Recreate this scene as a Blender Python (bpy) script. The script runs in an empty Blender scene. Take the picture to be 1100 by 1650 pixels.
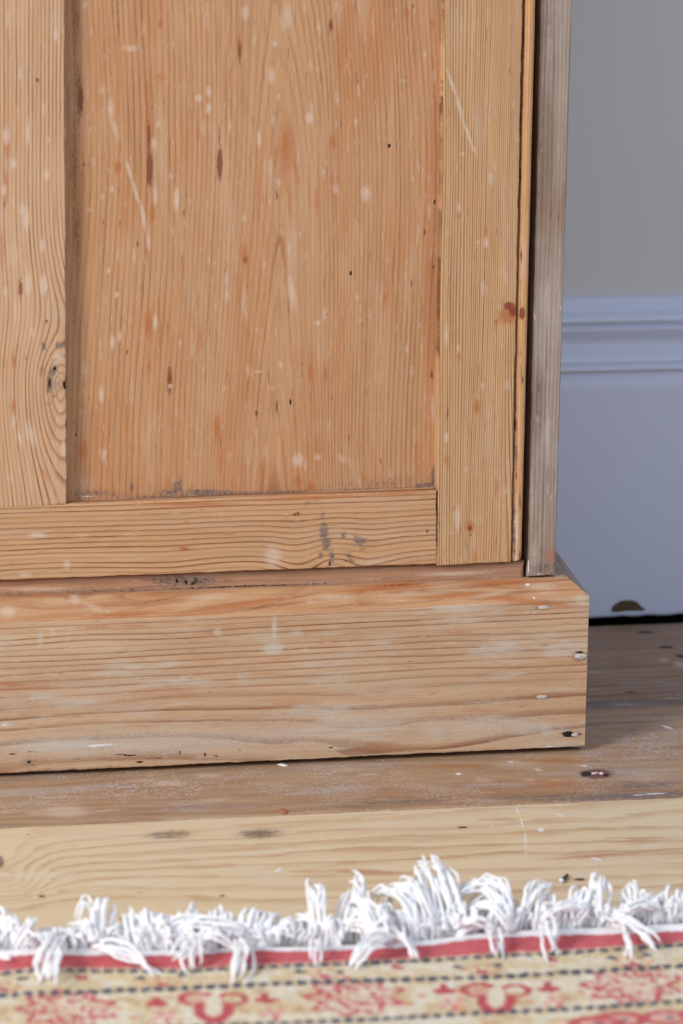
import bpy, math, random
import numpy as np
from mathutils import Matrix, Vector

sc = bpy.context.scene
# ------------------------------------------------------------------ camera
FPX = 5400.0
PITCH, YAW, ROLL = np.radians([-13.36846877, -10.79751863, 0.69971883])
CAM = np.array([-0.3856777, -2.00876004, 0.65070282])


def cam_rot(p, y, r):
    B = np.array([[1, 0, 0], [0, 0, -1], [0, 1, 0]], float)
    cy, sy = np.cos(y), np.sin(y)
    Ry = np.array([[cy, 0, sy], [0, 1, 0], [-sy, 0, cy]])
    cp, sp = np.cos(p), np.sin(p)
    Rx = np.array([[1, 0, 0], [0, cp, sp], [0, -sp, cp]])
    cr, sr = np.cos(r), np.sin(r)
    Rz = np.array([[cr, -sr, 0], [sr, cr, 0], [0, 0, 1]])
    return Rz @ Rx @ Ry @ B


RM = cam_rot(PITCH, YAW, ROLL)
cd = bpy.data.cameras.new('camera')
cam = bpy.data.objects.new('camera', cd)
sc.collection.objects.link(cam)
sc.camera = cam
cd.sensor_fit = 'VERTICAL'
cd.sensor_height = 36
cd.sensor_width = 24
cd.lens = FPX / 1650 * 36
cd.clip_start = 0.05
cb = np.diag([1, -1, -1]) @ RM
mw = Matrix([list(cb.T[i]) + [CAM[i]] for i in range(3)] + [[0, 0, 0, 1]])
cam.matrix_world = mw
cd.dof.use_dof = True
cd.dof.focus_distance = 2.14
cd.dof.aperture_fstop = 7.5

# ------------------------------------------------------------------ light
w = bpy.data.worlds.new('room_light')
sc.world = w
w.use_nodes = True
bgn = w.node_tree.nodes['Background']
bgn.inputs[0].default_value = (0.70, 0.78, 1.0, 1)
bgn.inputs[1].default_value = 0.66


def area(name, loc, target, sx, sy, power, col):
    l = bpy.data.lights.new(name, 'AREA')
    l.shape = 'RECTANGLE'
    l.size, l.size_y = sx, sy
    l.energy = power
    l.color = col
    o = bpy.data.objects.new(name, l)
    sc.collection.objects.link(o)
    o.location = loc
    o.rotation_euler = (Vector(target) - Vector(loc)).to_track_quat('-Z', 'Y').to_euler()
    return o


area('window_daylight', (-2.75, -2.0, 1.9), (0, 0, 0.2), 1.0, 1.3, 112, (1.0, 0.985, 0.95))
area('second_area_light', (1.3, -3.4, 1.8), (0, 0, 0.2), 1.2, 1.5, 14, (0.86, 0.93, 1.0))  # weak cool area light from the front right

sc.view_settings.view_transform = 'Standard'
sc.view_settings.look = 'None'
sc.view_settings.gamma = 1
sc.view_settings.use_curve_mapping = False
sc.view_settings.exposure = 0.0

# ------------------------------------------------------------------ helpers
rng = np.random.default_rng(7)
random.seed(11)


def ray(px, py):
    d = RM.T @ np.array([(px - 550) / FPX, (py - 825) / FPX, 1.0])
    return d / np.linalg.norm(d)


def onY(px, py, Y):
    d = ray(px, py)
    return CAM + d * ((Y - CAM[1]) / d[1])


def onZ(px, py, Z):
    d = ray(px, py)
    return CAM + d * ((Z - CAM[2]) / d[2])


def proj(P):
    v = (P - CAM) @ RM.T
    return 550 + FPX * v[..., 0] / v[..., 2], 825 + FPX * v[..., 1] / v[..., 2]


def upto(a, b, Y, z):
    """point at height z of the line through pixels a, b on the plane y=Y"""
    A, B = onY(*a, Y), onY(*b, Y)
    t = (z - A[2]) / (B[2] - A[2])
    return A + (B - A) * t


def sm(x, a, b):
    t = np.clip((x - a) / (b - a), 0, 1)
    return t * t * (3 - 2 * t)


def vnoise(x, y, seed=0):
    """smooth value noise, numpy"""
    xi, yi = np.floor(x).astype(int), np.floor(y).astype(int)
    xf, yf = x - xi, y - yi
    xf, yf = xf * xf * (3 - 2 * xf), yf * yf * (3 - 2 * yf)

    def h(i, j):
        n = (i * 374761393 + j * 668265263 + seed * 974711) & 0x7fffffff
        n = ((n ^ (n >> 13)) * 1274126177) & 0x7fffffff
        return ((n ^ (n >> 16)) & 0xffff) / 65535.0
    return (h(xi, yi) * (1 - xf) + h(xi + 1, yi) * xf) * (1 - yf) + (h(xi, yi + 1) * (1 - xf) + h(xi + 1, yi + 1) * xf) * yf


def link(o, parent=None):
    sc.collection.objects.link(o)
    if parent is not None:
        o.parent = parent
    return o


def empty(name, loc=(0, 0, 0)):
    o = bpy.data.objects.new(name, None)
    o.empty_display_size = 0.05
    link(o)
    o.location = loc
    bpy.context.view_layer.update()
    return o


def tag(o, label=None, cat=None, group=None, kind=None):
    for k, v in (('label', label), ('category', cat), ('group', group), ('kind', kind)):
        if v:
            o[k] = v
    return o


def mesh_obj(name, verts, faces, mat, parent=None, smooth=True, origin=None):
    verts = np.asarray(verts, float)
    off = np.array(parent_world(parent))
    me = bpy.data.meshes.new(name)
    me.from_pydata((verts - off).tolist(), [], [list(map(int, f)) for f in faces])
    me.materials.append(mat)
    if smooth:
        me.polygons.foreach_set('use_smooth', [True] * len(me.polygons))
    o = bpy.data.objects.new(name, me)
    return link(o, parent)


def parent_world(p):
    t = np.zeros(3)
    while p is not None:
        t += np.array(p.location)
        p = p.parent
    return t


def box(lo, hi):
    (a, b, c), (d, e, f) = lo, hi
    v = [(a, b, c), (d, b, c), (d, e, c), (a, e, c), (a, b, f), (d, b, f), (d, e, f), (a, e, f)]
    return v, [(0, 3, 2, 1), (4, 5, 6, 7), (0, 1, 5, 4), (1, 2, 6, 5), (2, 3, 7, 6), (3, 0, 4, 7)]


# ------------------------------------------------------------------ materials
def lin(c):
    return tuple(((v / 255) / 12.92 if v / 255 <= 0.04045 else ((v / 255 + 0.055) / 1.055) ** 2.4) for v in c) + (1,)


class NT:
    def __init__(s, name):
        s.m = bpy.data.materials.new(name)
        s.m.use_nodes = True
        s.t = s.m.node_tree
        s.b = s.t.nodes['Principled BSDF']

    def n(s, typ, **kw):
        nd = s.t.nodes.new(typ)
        for k, v in kw.items():
            setattr(nd, k, v)
        return nd

    def lk(s, a, b):
        s.t.links.new(a, b)

    def set(s, sock, v):
        if isinstance(v, bpy.types.NodeSocket):
            s.lk(v, sock)
        else:
            sock.default_value = v

    def math(s, op, a, b=0.0, c=None, clamp=False):
        nd = s.n('ShaderNodeMath', operation=op, use_clamp=clamp)
        s.set(nd.inputs[0], a)
        s.set(nd.inputs[1], b)
        if c is not None:
            s.set(nd.inputs[2], c)
        return nd.outputs[0]

    def mix(s, f, a, b, mode='MIX'):
        nd = s.n('ShaderNodeMix', data_type='RGBA', blend_type=mode, clamp_factor=True)
        s.set(nd.inputs[0], f)
        s.set(nd.inputs[6], a)
        s.set(nd.inputs[7], b)
        return nd.outputs[2]

    def ss(s, v, a, b):
        nd = s.n('ShaderNodeMapRange', interpolation_type='SMOOTHSTEP')
        s.set(nd.inputs[0], v)
        nd.inputs[1].default_value = a
        nd.inputs[2].default_value = b
        return nd.outputs[0]

    def noise(s, vec, scale=1.0, detail=2.0, rough=0.5, dist=0.0):
        nd = s.n('ShaderNodeTexNoise')
        s.set(nd.inputs['Vector'], vec)
        nd.inputs['Scale'].default_value = scale
        nd.inputs['Detail'].default_value = detail
        nd.inputs['Roughness'].default_value = rough
        nd.inputs['Distortion'].default_value = dist
        return nd.outputs[0]

    def attr(s, name):
        return s.n('ShaderNodeAttribute', attribute_name=name)

    def comb(s, x, y, z):
        nd = s.n('ShaderNodeCombineXYZ')
        for i, v in enumerate((x, y, z)):
            s.set(nd.inputs[i], v)
        return nd.outputs[0]

    def sep(s, v):
        nd = s.n('ShaderNodeSeparateXYZ')
        s.lk(v, nd.inputs[0])
        return nd.outputs

    def bump(s, h, strength, dist=0.001, normal=None):
        nd = s.n('ShaderNodeBump')
        nd.inputs['Strength'].default_value = strength
        nd.inputs['Distance'].default_value = dist
        s.lk(h, nd.inputs['Height'])
        if normal is not None:
            s.lk(normal, nd.inputs['Normal'])
        return nd.outputs[0]


def pine(name, early, late, ring=0.8, sharp=(0.45, 0.9), warm=(200, 128, 70), warm_amt=0.35, dirt=(120, 95, 85), dirt_amt=0.0,
         bleach=(205, 185, 170), bleach_amt=0.3, fleck=0.5, rough=0.5, wob=0.5, seed=0.0, fibre=0.10, pores=0.5, relief=0.25, coat=0.0, specks=0.0, wcol=(216, 196, 178), wop=0.55, wob2=0.18, dcol=(120, 62, 40), even=0.5):
    t = NT(name)
    g = t.attr('grain')
    ph, al, ac = t.sep(g.outputs['Vector'])
    al = t.math('ADD', al, seed * 3.1)
    ac = t.math('ADD', ac, seed * 1.7)
    # wobble of the growth rings
    n1 = t.noise(t.comb(t.math('MULTIPLY', ac, 60.0), t.math('MULTIPLY', al, 9.0), seed), 1, 3, 0.6)
    n2 = t.noise(t.comb(t.math('MULTIPLY', ac, 420.0), t.math('MULTIPLY', al, 60.0), seed + 4), 1, 2, 0.5)
    ph2 = t.math('ADD', ph, t.math('MULTIPLY', t.math('SUBTRACT', n1, 0.5), wob * 2.2))
    ph2 = t.math('ADD', ph2, t.math('MULTIPLY', t.math('SUBTRACT', n2, 0.5), wob2))
    f = t.math('FRACT', ph2)
    ringid = t.math('FLOOR', ph2)
    wn = t.n('ShaderNodeTexWhiteNoise', noise_dimensions='1D')
    t.lk(ringid, wn.inputs['W'])
    line = t.math('MULTIPLY', t.ss(f, *sharp), t.math('SUBTRACT', 1.0, t.ss(f, 0.93, 1.0)))
    nb = t.noise(t.comb(t.math('MULTIPLY', ac, 70.0), t.math('MULTIPLY', al, 14.0), seed + 9), 1, 3, 0.55)
    amt = t.math('MULTIPLY', line, t.math('MULTIPLY', t.math('ADD', 0.35, t.math('MULTIPLY', wn.outputs[0], 0.75)), t.math('MULTIPLY', t.math('ADD', even, t.math('MULTIPLY', t.ss(nb, 0.3, 0.65), 1 - even)), ring)), clamp=True)
    col = t.mix(amt, lin(early), lin(late))
    # warm / orange patches
    nw = t.noise(t.comb(t.math('MULTIPLY', ac, 34.0), t.math('MULTIPLY', al, 8.0), seed + 2), 1, 4, 0.6)
    col = t.mix(t.math('MULTIPLY', t.ss(nw, 0.42, 0.72), warm_amt), col, t.mix(amt, lin(warm), lin([c * 0.86 for c in late])))
    # bleached streaks
    nl = t.noise(t.comb(t.math('MULTIPLY', ac, 75.0), t.math('MULTIPLY', al, 13.0), seed + 17), 1, 4, 0.62)
    col = t.mix(t.math('MULTIPLY', t.ss(nl, 0.5, 0.74), bleach_amt), col, lin(bleach))
    nd_ = t.noise(t.comb(t.math('MULTIPLY', ac, 45.0), t.math('MULTIPLY', al, 10.0), seed + 31), 1, 5, 0.65)
    col = t.mix(t.math('MULTIPLY', t.ss(nd_, 0.45, 0.72), dirt_amt), col, lin(dirt))
    # fine fibres
    nf = t.noise(t.comb(t.math('MULTIPLY', ac, 1500.0), t.math('MULTIPLY', al, 45.0), seed), 1, 2, 0.6)
    nf2 = t.noise(t.comb(t.math('MULTIPLY', ac, 560.0), t.math('MULTIPLY', al, 16.0), seed + 3), 1, 3, 0.65)
    nf3 = t.noise(t.comb(t.math('MULTIPLY', ac, 190.0), t.math('MULTIPLY', al, 7.0), seed + 5), 1, 3, 0.6)
    fb = t.math('ADD', t.math('MULTIPLY', t.math('SUBTRACT', nf, 0.5), fibre * 3.2), t.math('MULTIPLY', t.math('SUBTRACT', nf2, 0.5), fibre * 3.6))
    fb = t.math('ADD', fb, t.math('MULTIPLY', t.math('SUBTRACT', nf3, 0.5), fibre * 2.6))
    fb = t.math('ADD', fb, 1.0)
    vm = t.n('ShaderNodeVectorMath', operation='SCALE')
    t.lk(col, vm.inputs[0])
    t.lk(fb, vm.inputs['Scale'])
    col = vm.outputs[0]
    # pores: short dark and short light dashes
    npo = t.noise(t.comb(t.math('MULTIPLY', ac, 1100.0), t.math('MULTIPLY', al, 70.0), seed + 6), 1, 1, 0.5)
    col = t.mix(t.math('MULTIPLY', t.ss(npo, 0.70, 0.78), pores), col, lin([c * 0.62 for c in late]))
    npl = t.noise(t.comb(t.math('MULTIPLY', ac, 1100.0), t.math('MULTIPLY', al, 85.0), seed + 8), 1, 1, 0.5)
    col = t.mix(t.math('MULTIPLY', t.ss(npl, 0.71, 0.78), pores * 0.8), col, lin((228, 212, 196)))
    # generic worn flecks
    nk = t.noise(t.comb(t.math('MULTIPLY', ac, 260.0), t.math('MULTIPLY', al, 75.0), seed + 12), 1, 2, 0.55)
    col = t.mix(t.math('MULTIPLY', t.ss(nk, 0.66, 0.73), fleck * 0.6), col, lin((212, 186, 164)))
    nk2 = t.noise(t.comb(t.math('MULTIPLY', ac, 230.0), t.math('MULTIPLY', al, 55.0), seed + 15), 1, 2, 0.55)
    col = t.mix(t.math('MULTIPLY', t.ss(nk2, 0.665, 0.75), fleck * 0.55), col, lin((165, 98, 58)))
    if specks:
        sv = t.comb(al, ac, seed)
        s1_ = t.noise(sv, 620, 1, .5)
        s2_ = t.noise(sv, 14, 3, .6)
        col = t.mix(t.math('MULTIPLY', t.ss(s1_, .665, .71), t.math('MULTIPLY', t.ss(s2_, .36, .62), specks)), col, lin((236, 236, 240)))
        s3_ = t.noise(sv, 260, 3, .7)
        col = t.mix(t.math('MULTIPLY', t.math('MULTIPLY', t.ss(s3_, .48, .64), t.ss(s2_, .48, .66)), specks * .7), col, lin((196, 190, 196)))
    # individual marks (soft fields sharpened here)
    A = t.sep(t.attr('marks_a').outputs['Vector'])
    B = t.sep(t.attr('marks_b').outputs['Vector'])
    nj = t.noise(t.comb(t.math('MULTIPLY', ac, 900.0), t.math('MULTIPLY', al, 420.0), seed + 21), 1, 3, 0.6)
    nj = t.math('MULTIPLY', t.math('SUBTRACT', nj, 0.5), 0.7)

    def mark(ch, a, b, c, op):
        nonlocal col
        m = t.ss(t.math('ADD', ch, nj), a, b)
        # no mark where field is zero
        m = t.math('MULTIPLY', m, t.ss(ch, 0.04, 0.2))
        col = t.mix(t.math('MULTIPLY', m, op), col, lin(c))
        return m
    ng = t.noise(t.comb(t.math('MULTIPLY', ac, 620.0), t.math('MULTIPLY', al, 260.0), seed + 25), 1, 4, 0.75)
    gm = t.ss(t.math('ADD', B[0], t.math('MULTIPLY', t.math('SUBTRACT', ng, 0.5), 1.5)), 0.3, 0.8)
    gm = t.math('MULTIPLY', gm, t.ss(B[0], 0.06, 0.3))
    col = t.mix(t.math('MULTIPLY', gm, 0.8), col, t.mix(t.ss(ng, 0.35, 0.65), lin((150, 134, 122)), lin((86, 74, 74))))
    col = t.mix(t.math('MULTIPLY', t.ss(B[0], 0.1, 1.0), 0.3), col, lin((120, 96, 82)))
    mark(A[2], 0.15, 0.9, (176, 104, 56), 0.75)          # orange resin
    mark(A[1], 0.2, 0.75, dcol, 0.85)           # dark resin streak, stain, painted panel-edge shade
    mark(A[0], 0.25, 0.95, wcol, wop)        # worn / white
    mark(B[2], 0.35, 0.6, (232, 232, 236), 0.9)          # white paint
    mk = mark(B[1], 0.35, 0.6, (22, 16, 14), 0.97)       # hole / crack
    t.lk(col, t.b.inputs['Base Color'])
    r = t.math('ADD', rough, t.math('MULTIPLY', t.math('SUBTRACT', nb, 0.5), 0.25))
    t.lk(r, t.b.inputs['Roughness'])
    t.b.inputs['Specular IOR Level'].default_value = 0.28
    t.b.inputs['Coat Weight'].default_value = coat
    t.b.inputs['Coat Roughness'].default_value = 0.45
    h = t.math('ADD', t.math('MULTIPLY', amt, 0.5), t.math('MULTIPLY', nf2, 0.6))
    h = t.math('SUBTRACT', h, t.math('MULTIPLY', mk, 2.0))
    t.lk(t.bump(h, relief, 0.0006), t.b.inputs['Normal'])
    return t.m


def plain(name, col, rough=0.6, nscale=None, namt=0.1, metal=0.0, col2=None, bump=0.0, stretch=(1, 1, 1)):
    t = NT(name)
    c = lin(col)
    if nscale:
        tc = t.n('ShaderNodeTexCoord')
        mp = t.n('ShaderNodeMapping')
        mp.inputs['Scale'].default_value = stretch
        t.lk(tc.outputs['Object'], mp.inputs[0])
        n = t.noise(mp.outputs[0], nscale, 4, 0.6)
        c = t.mix(t.math('MULTIPLY', t.ss(n, 0.35, 0.7), namt), c, lin(col2 or [v * 0.7 for v in col]))
        t.lk(c, t.b.inputs['Base Color'])
        if bump:
            t.lk(t.bump(n, bump, 0.001), t.b.inputs['Normal'])
    else:
        t.b.inputs['Base Color'].default_value = c
    t.b.inputs['Roughness'].default_value = rough
    t.b.inputs['Metallic'].default_value = metal
    return t.m


# ------------------------------------------------------------------ wood board builder
def field(px, py, marks):
    """marks: dict channel -> list of (x, y, rx, ry[, strength[, angle deg]]) in the frame of the photograph"""
    out = {}
    for ch in 'wdogkp':
        f = np.zeros(px.shape)
        for mk in marks.get(ch, ()):
            x, y, rx, ry = mk[:4]
            s = mk[4] if len(mk) > 4 else 1.0
            a = math.radians(mk[5]) if len(mk) > 5 else 0.0
            dx, dy = px - x, py - y
            u = dx * math.cos(a) + dy * math.sin(a)
            v = -dx * math.sin(a) + dy * math.cos(a)
            q = (u / (rx * 1.35)) ** 2 + (v / (ry * 1.35)) ** 2
            f = np.maximum(f, s * np.exp(-q))
        out[ch] = f
    return out


def steps(n0, p0, p1, fine, coarse=0.02, lo=-70, hix=1170, hiy=1720):
    """parameters 0..1 along p0->p1, fine where the segment is in view"""
    L = np.linalg.norm(p1 - p0)
    ts, t = [0.0], 0.0
    while t < 1 - 1e-9:
        P = p0 + (p1 - p0) * min(1, t + 0.5 * fine / L)
        x, y = proj(P)
        st = fine if (lo < x < hix and lo < y < hiy) else coarse
        t = min(1.0, t + st / L)
        ts.append(t)
    return np.array(ts)


def with_edges(ts, L, r):
    e = [0, 0.12 * r, 0.4 * r, r]
    keep = [t * L for t in ts if r * 1.2 < t * L < L - r * 1.2]
    a = sorted(e + keep + [L - v for v in e])
    return np.array(a) / L


def set_attr(me, name, arr):
    a = me.attributes.new(name, 'FLOAT_VECTOR', 'POINT')
    a.data.foreach_set('vector', np.ascontiguousarray(arr, dtype=np.float32).ravel())


def grid_mesh(name, P, inward, thick, phase, along, across, marks, mat, parent, phase_scale=1.0):
    """P: (nv, nu, 3) front surface; closed by a border ring pushed back by thick"""
    nv, nu = P.shape[:2]
    V = P.reshape(-1, 3)
    idx = np.arange(nv * nu).reshape(nv, nu)
    q = np.stack([idx[:-1, :-1], idx[:-1, 1:], idx[1:, 1:], idx[1:, :-1]], -1).reshape(-1, 4)
    ring = np.concatenate([idx[0, :], idx[1:, -1], idx[-1, -2::-1], idx[-2:0:-1, 0]])
    back = V[ring] + np.array(inward) * thick
    nr = len(ring)
    b0 = nv * nu
    nxt = np.roll(np.arange(nr), -1)
    side = np.stack([ring, b0 + np.arange(nr), b0 + nxt, ring[nxt]], -1)
    VV = np.concatenate([V, back])
    faces = q.tolist() + side.tolist() + [list(range(b0 + nr - 1, b0 - 1, -1))]
    off = parent_world(parent)
    me = bpy.data.meshes.new(name)
    me.from_pydata((VV - off).tolist(), [], faces)
    me.materials.append(mat)
    sm_ = np.ones(len(faces), bool)
    sm_[len(q):] = False
    me.polygons.foreach_set('use_smooth', sm_)
    px, py = proj(VV)
    ph = phase(px, py, VV)
    al = VV @ np.array(along, float)
    ac = VV @ np.array(across, float)
    # let the grain run on through the thickness
    dep = VV @ np.abs(np.array(inward, float))
    set_attr(me, 'grain', np.stack([ph, al, ac + dep * 0.9], -1))
    F = field(px, py, marks)
    set_attr(me, 'marks_a', np.stack([F['w'], F['d'], F['o']], -1))
    set_attr(me, 'marks_b', np.stack([F['g'], F['k'], F['p']], -1))
    o = bpy.data.objects.new(name, me)
    return link(o, parent)


def board(name, c, thick, phase, along, across, marks, mat, parent, inward=(0, 1, 0), fine=0.0009, r=0.0008, wave=0.00025, seed=0, dent=None):
    """c: corners bl, br, tr, tl"""
    bl, br, tr, tl = [np.array(p, float) for p in c]
    Lu, Lv = np.linalg.norm((br + tr - bl - tl) / 2), np.linalg.norm((tl + tr - bl - br) / 2)
    us = max((steps(0, bl + (tl - bl) * k, br + (tr - br) * k, fine) for k in np.linspace(.02, .98, 17)), key=len)
    us = with_edges(us, Lu, r)
    vs = max((steps(0, bl + (br - bl) * k, tl + (tr - tl) * k, fine) for k in np.linspace(.02, .98, 33)), key=len)
    vs = with_edges(vs, Lv, r)
    U, W = np.meshgrid(us, vs)
    U3, W3 = U[..., None], W[..., None]
    P = bl * (1 - U3) * (1 - W3) + br * U3 * (1 - W3) + tr * U3 * W3 + tl * (1 - U3) * W3
    eu, ev = (br - bl) / Lu, (tl - bl) / Lv
    du = np.minimum(U, 1 - U) * Lu
    dv = np.minimum(W, 1 - W) * Lv
    su, sv = np.where(U < .5, 1, -1), np.where(W < .5, 1, -1)
    # slight waviness of worn edges
    wu = (vnoise(W * Lv * 130, U * 0 + seed, seed) - .5) * 2 * wave + (vnoise(W * Lv * 600, U * 0, seed + 1) - .5) * wave * .8
    wv = (vnoise(U * Lu * 130, W * 0 + seed, seed + 2) - .5) * 2 * wave + (vnoise(U * Lu * 600, W * 0, seed + 3) - .5) * wave * .8
    P = P + eu * (wu * np.exp(-du / 0.004))[..., None] + ev * (wv * np.exp(-dv / 0.004))[..., None]
    d = np.minimum(du, dv)
    dep = np.where(d < r, r - np.sqrt(np.maximum(0, r * r - (r - np.minimum(d, r)) ** 2)), 0)
    if dent is not None:
        dep = dep + dent(*proj(P))
    P = P + np.array(inward) * dep[..., None]
    return grid_mesh(name, P, inward, thick, phase, along, across, marks, mat, parent)


def rand_marks(n, x0, x1, y0, y1, rx, ry, s=(0.5, 1.0), ang=(0, 0), seed=0):
    r = np.random.default_rng(seed)
    return [(r.uniform(x0, x1), r.uniform(y0, y1), r.uniform(*rx), r.uniform(*ry), r.uniform(*s), r.uniform(*ang)) for _ in range(n)]


# wood materials
M_stile_l = pine('pine_left_stile', (200, 162, 126), (136, 84, 50), ring=1.0, sharp=(0.5, 0.9), warm=(192, 130, 84), warm_amt=0.3, bleach=(204, 180, 158), bleach_amt=0.35, fleck=0.45, seed=1, wob=0.22, rough=0.5)
M_panel = pine('pine_panel', (192, 147, 107), (154, 98, 60), ring=0.75, sharp=(0.4, 0.92), warm=(184, 118, 70), warm_amt=0.5, bleach=(202, 170, 142), bleach_amt=0.4, fleck=0.4, seed=2.3, wob=0.4, rough=0.42, even=0.35)
M_stile_r = pine('pine_right_stile', (198, 158, 115), (124, 80, 48), ring=1.0, sharp=(0.45, 0.88), warm_amt=0.15, bleach_amt=0.2, fleck=0.35, seed=3.7, wob=0.15, rough=0.5, dcol=(128, 46, 32), even=0.75)
M_rail = pine('pine_rail', (196, 155, 115), (134, 86, 54), ring=1.0, sharp=(0.5, 0.9), warm_amt=0.2, bleach_amt=0.2, fleck=0.35, seed=4.1, wob=0.15, rough=0.5, even=0.7)
M_plinth = pine('pine_plinth', (196, 164, 131), (144, 94, 62), ring=0.95, sharp=(0.55, 0.93), warm=(182, 128, 86), warm_amt=0.5, bleach=(196, 185, 169), bleach_amt=0.85, fleck=0.3, seed=5.2, wob=0.13, rough=0.5, wcol=(200, 192, 178), wop=0.7, wob2=0.08, even=0.65)
M_chamfer = pine('pine_chamfer', (194, 148, 106), (142, 80, 48), ring=1.0, sharp=(0.3, 0.9), warm=(178, 108, 60), warm_amt=0.55, bleach=(206, 178, 146), bleach_amt=0.45, fleck=0.3, seed=15.2, wob=0.6, rough=0.38, wcol=(216, 196, 172))
M_strip = pine('pine_strip', (174, 132, 102), (130, 90, 68), ring=0.5, warm_amt=0.2, bleach=(190, 166, 156), bleach_amt=0.4, fleck=0.3, seed=6.2, wob=0.4, rough=0.5)
M_side = pine('pine_side_grey', (168, 150, 136), (112, 90, 76), ring=0.75, sharp=(0.2, 0.85), warm=(134, 104, 84), warm_amt=0.75, dirt=(122, 100, 84), dirt_amt=0.5, bleach=(178, 170, 164), bleach_amt=0.5, fleck=0.1, seed=7.5, wob=0.3, rough=0.62)
M_bead = pine('pine_bead', (196, 150, 106), (144, 94, 58), ring=0.6, warm_amt=0.3, bleach_amt=0.3, fleck=0.3, seed=8.5, wob=0.3, rough=0.42, dcol=(112, 44, 34))
M_fl_light = pine('floor_pine_light', (221, 200, 163), (180, 132, 84), ring=0.75, sharp=(0.4, 0.9), warm=(210, 170, 120), warm_amt=0.3, bleach=(224, 214, 198), bleach_amt=0.35, fleck=0.15, seed=9.5, wob=1.0, rough=0.42, fibre=0.05, pores=0.3, specks=.35)
M_fl_mid = pine('floor_pine_painted', (178, 147, 114), (134, 98, 70), ring=0.6, sharp=(0.3, 0.9), warm=(156, 108, 66), warm_amt=0.6, bleach=(186, 178, 180), bleach_amt=0.45, fleck=0.3, seed=10.5, wob=0.9, rough=0.45, fibre=0.06, dirt=(140, 120, 112), dirt_amt=0.3, specks=.9)
M_fl_dark = pine('floor_pine_dark', (166, 135, 106), (116, 88, 66), ring=0.7, sharp=(0.3, 0.9), warm=(144, 112, 84), warm_amt=0.5, bleach=(164, 154, 146), bleach_amt=0.3, fleck=0.2, seed=11.5, wob=0.9, rough=0.5, fibre=0.06, dirt=(112, 96, 86), dirt_amt=0.4, specks=.4)
M_inside = plain('dark_cabinet_inside', (30, 22, 18), 0.9, 30, 0.5)  # interior darkened in the colour so the door gap reads as shade
M_void = plain('void_shade_black', (14, 12, 11), 1.0)  # near-black colour stands in for shade in gaps and voids

# ------------------------------------------------------------------ setting: floor
floor = mesh_obj('floor', *box((-2.2, -3.2, -0.16), (1.6, 0.62, -0.028)), M_void, smooth=False)
tag(floor, kind='structure')
s2 = [onZ(0, 1333.5, 0), onZ(1100, 1284, 0)]
s1 = [onZ(950, 1128, 0), onZ(1100, 1122.5, 0)]


def seamY(s, x):
    t = (x - s[0][0]) / (s[1][0] - s[0][0])
    return s[0][1] + t * (s[1][1] - s[0][1])


XL, XR = -1.9, 1.35
s1 = [np.array([-1, 0.1149, 0]), np.array([1, 0.1134, 0])]


def floorboard(y0l, y0r, y1l, y1r, phase, marks, mat, seed, zoff=0.0, fine=0.0022, r=0.0012):
    c = [(XL, y0l, zoff), (XR, y0r, zoff), (XR, y1r, zoff), (XL, y1l, zoff)]
    return board('floorboard', c, 0.024, phase, (1, 0, 0), (0, 1, 0), marks, mat, floor, inward=(0, 0, -1), fine=fine, r=r, wave=0.0004, seed=seed)


def ph_fl1(px, py, V):
    return V[:, 1] * 95 + 1.6 * vnoise(V[:, 0] * 5, V[:, 1] * 12, 5) * 2 + 0.4 * V[:, 0]


def ph_fl2(px, py, V):
    x, y = V[:, 0], V[:, 1]
    k = onZ(960, 1248, 0)
    r_ = np.sqrt(((x - k[0]) / 2.6) ** 2 + (y - k[1]) ** 2)
    bump = np.exp(-((x - k[0]) / 0.05) ** 2) * np.sign(y - k[1]) * 0.009 * np.exp(-np.abs(y - k[1]) / 0.03)
    return (y + bump) * 75 + 3.0 * vnoise(x * 4, y * 9, 8)


def ph_fl3(px, py, V):
    x, y = V[:, 0], V[:, 1]
    k = onZ(0, 1400, 0)
    r_ = np.sqrt(((x - k[0]) / 3.5) ** 2 + (y - k[1]) ** 2)
    w_ = np.exp(-((x - k[0]) / 0.022) ** 2) * np.exp(-((y - k[1]) / 0.04) ** 2)
    lin_ = y * 48 + 4.5 * vnoise(x * 3.5, y * 9, 3)
    return lin_ * (1 - w_) + (r_ * 110 + y * 20) * w_


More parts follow.
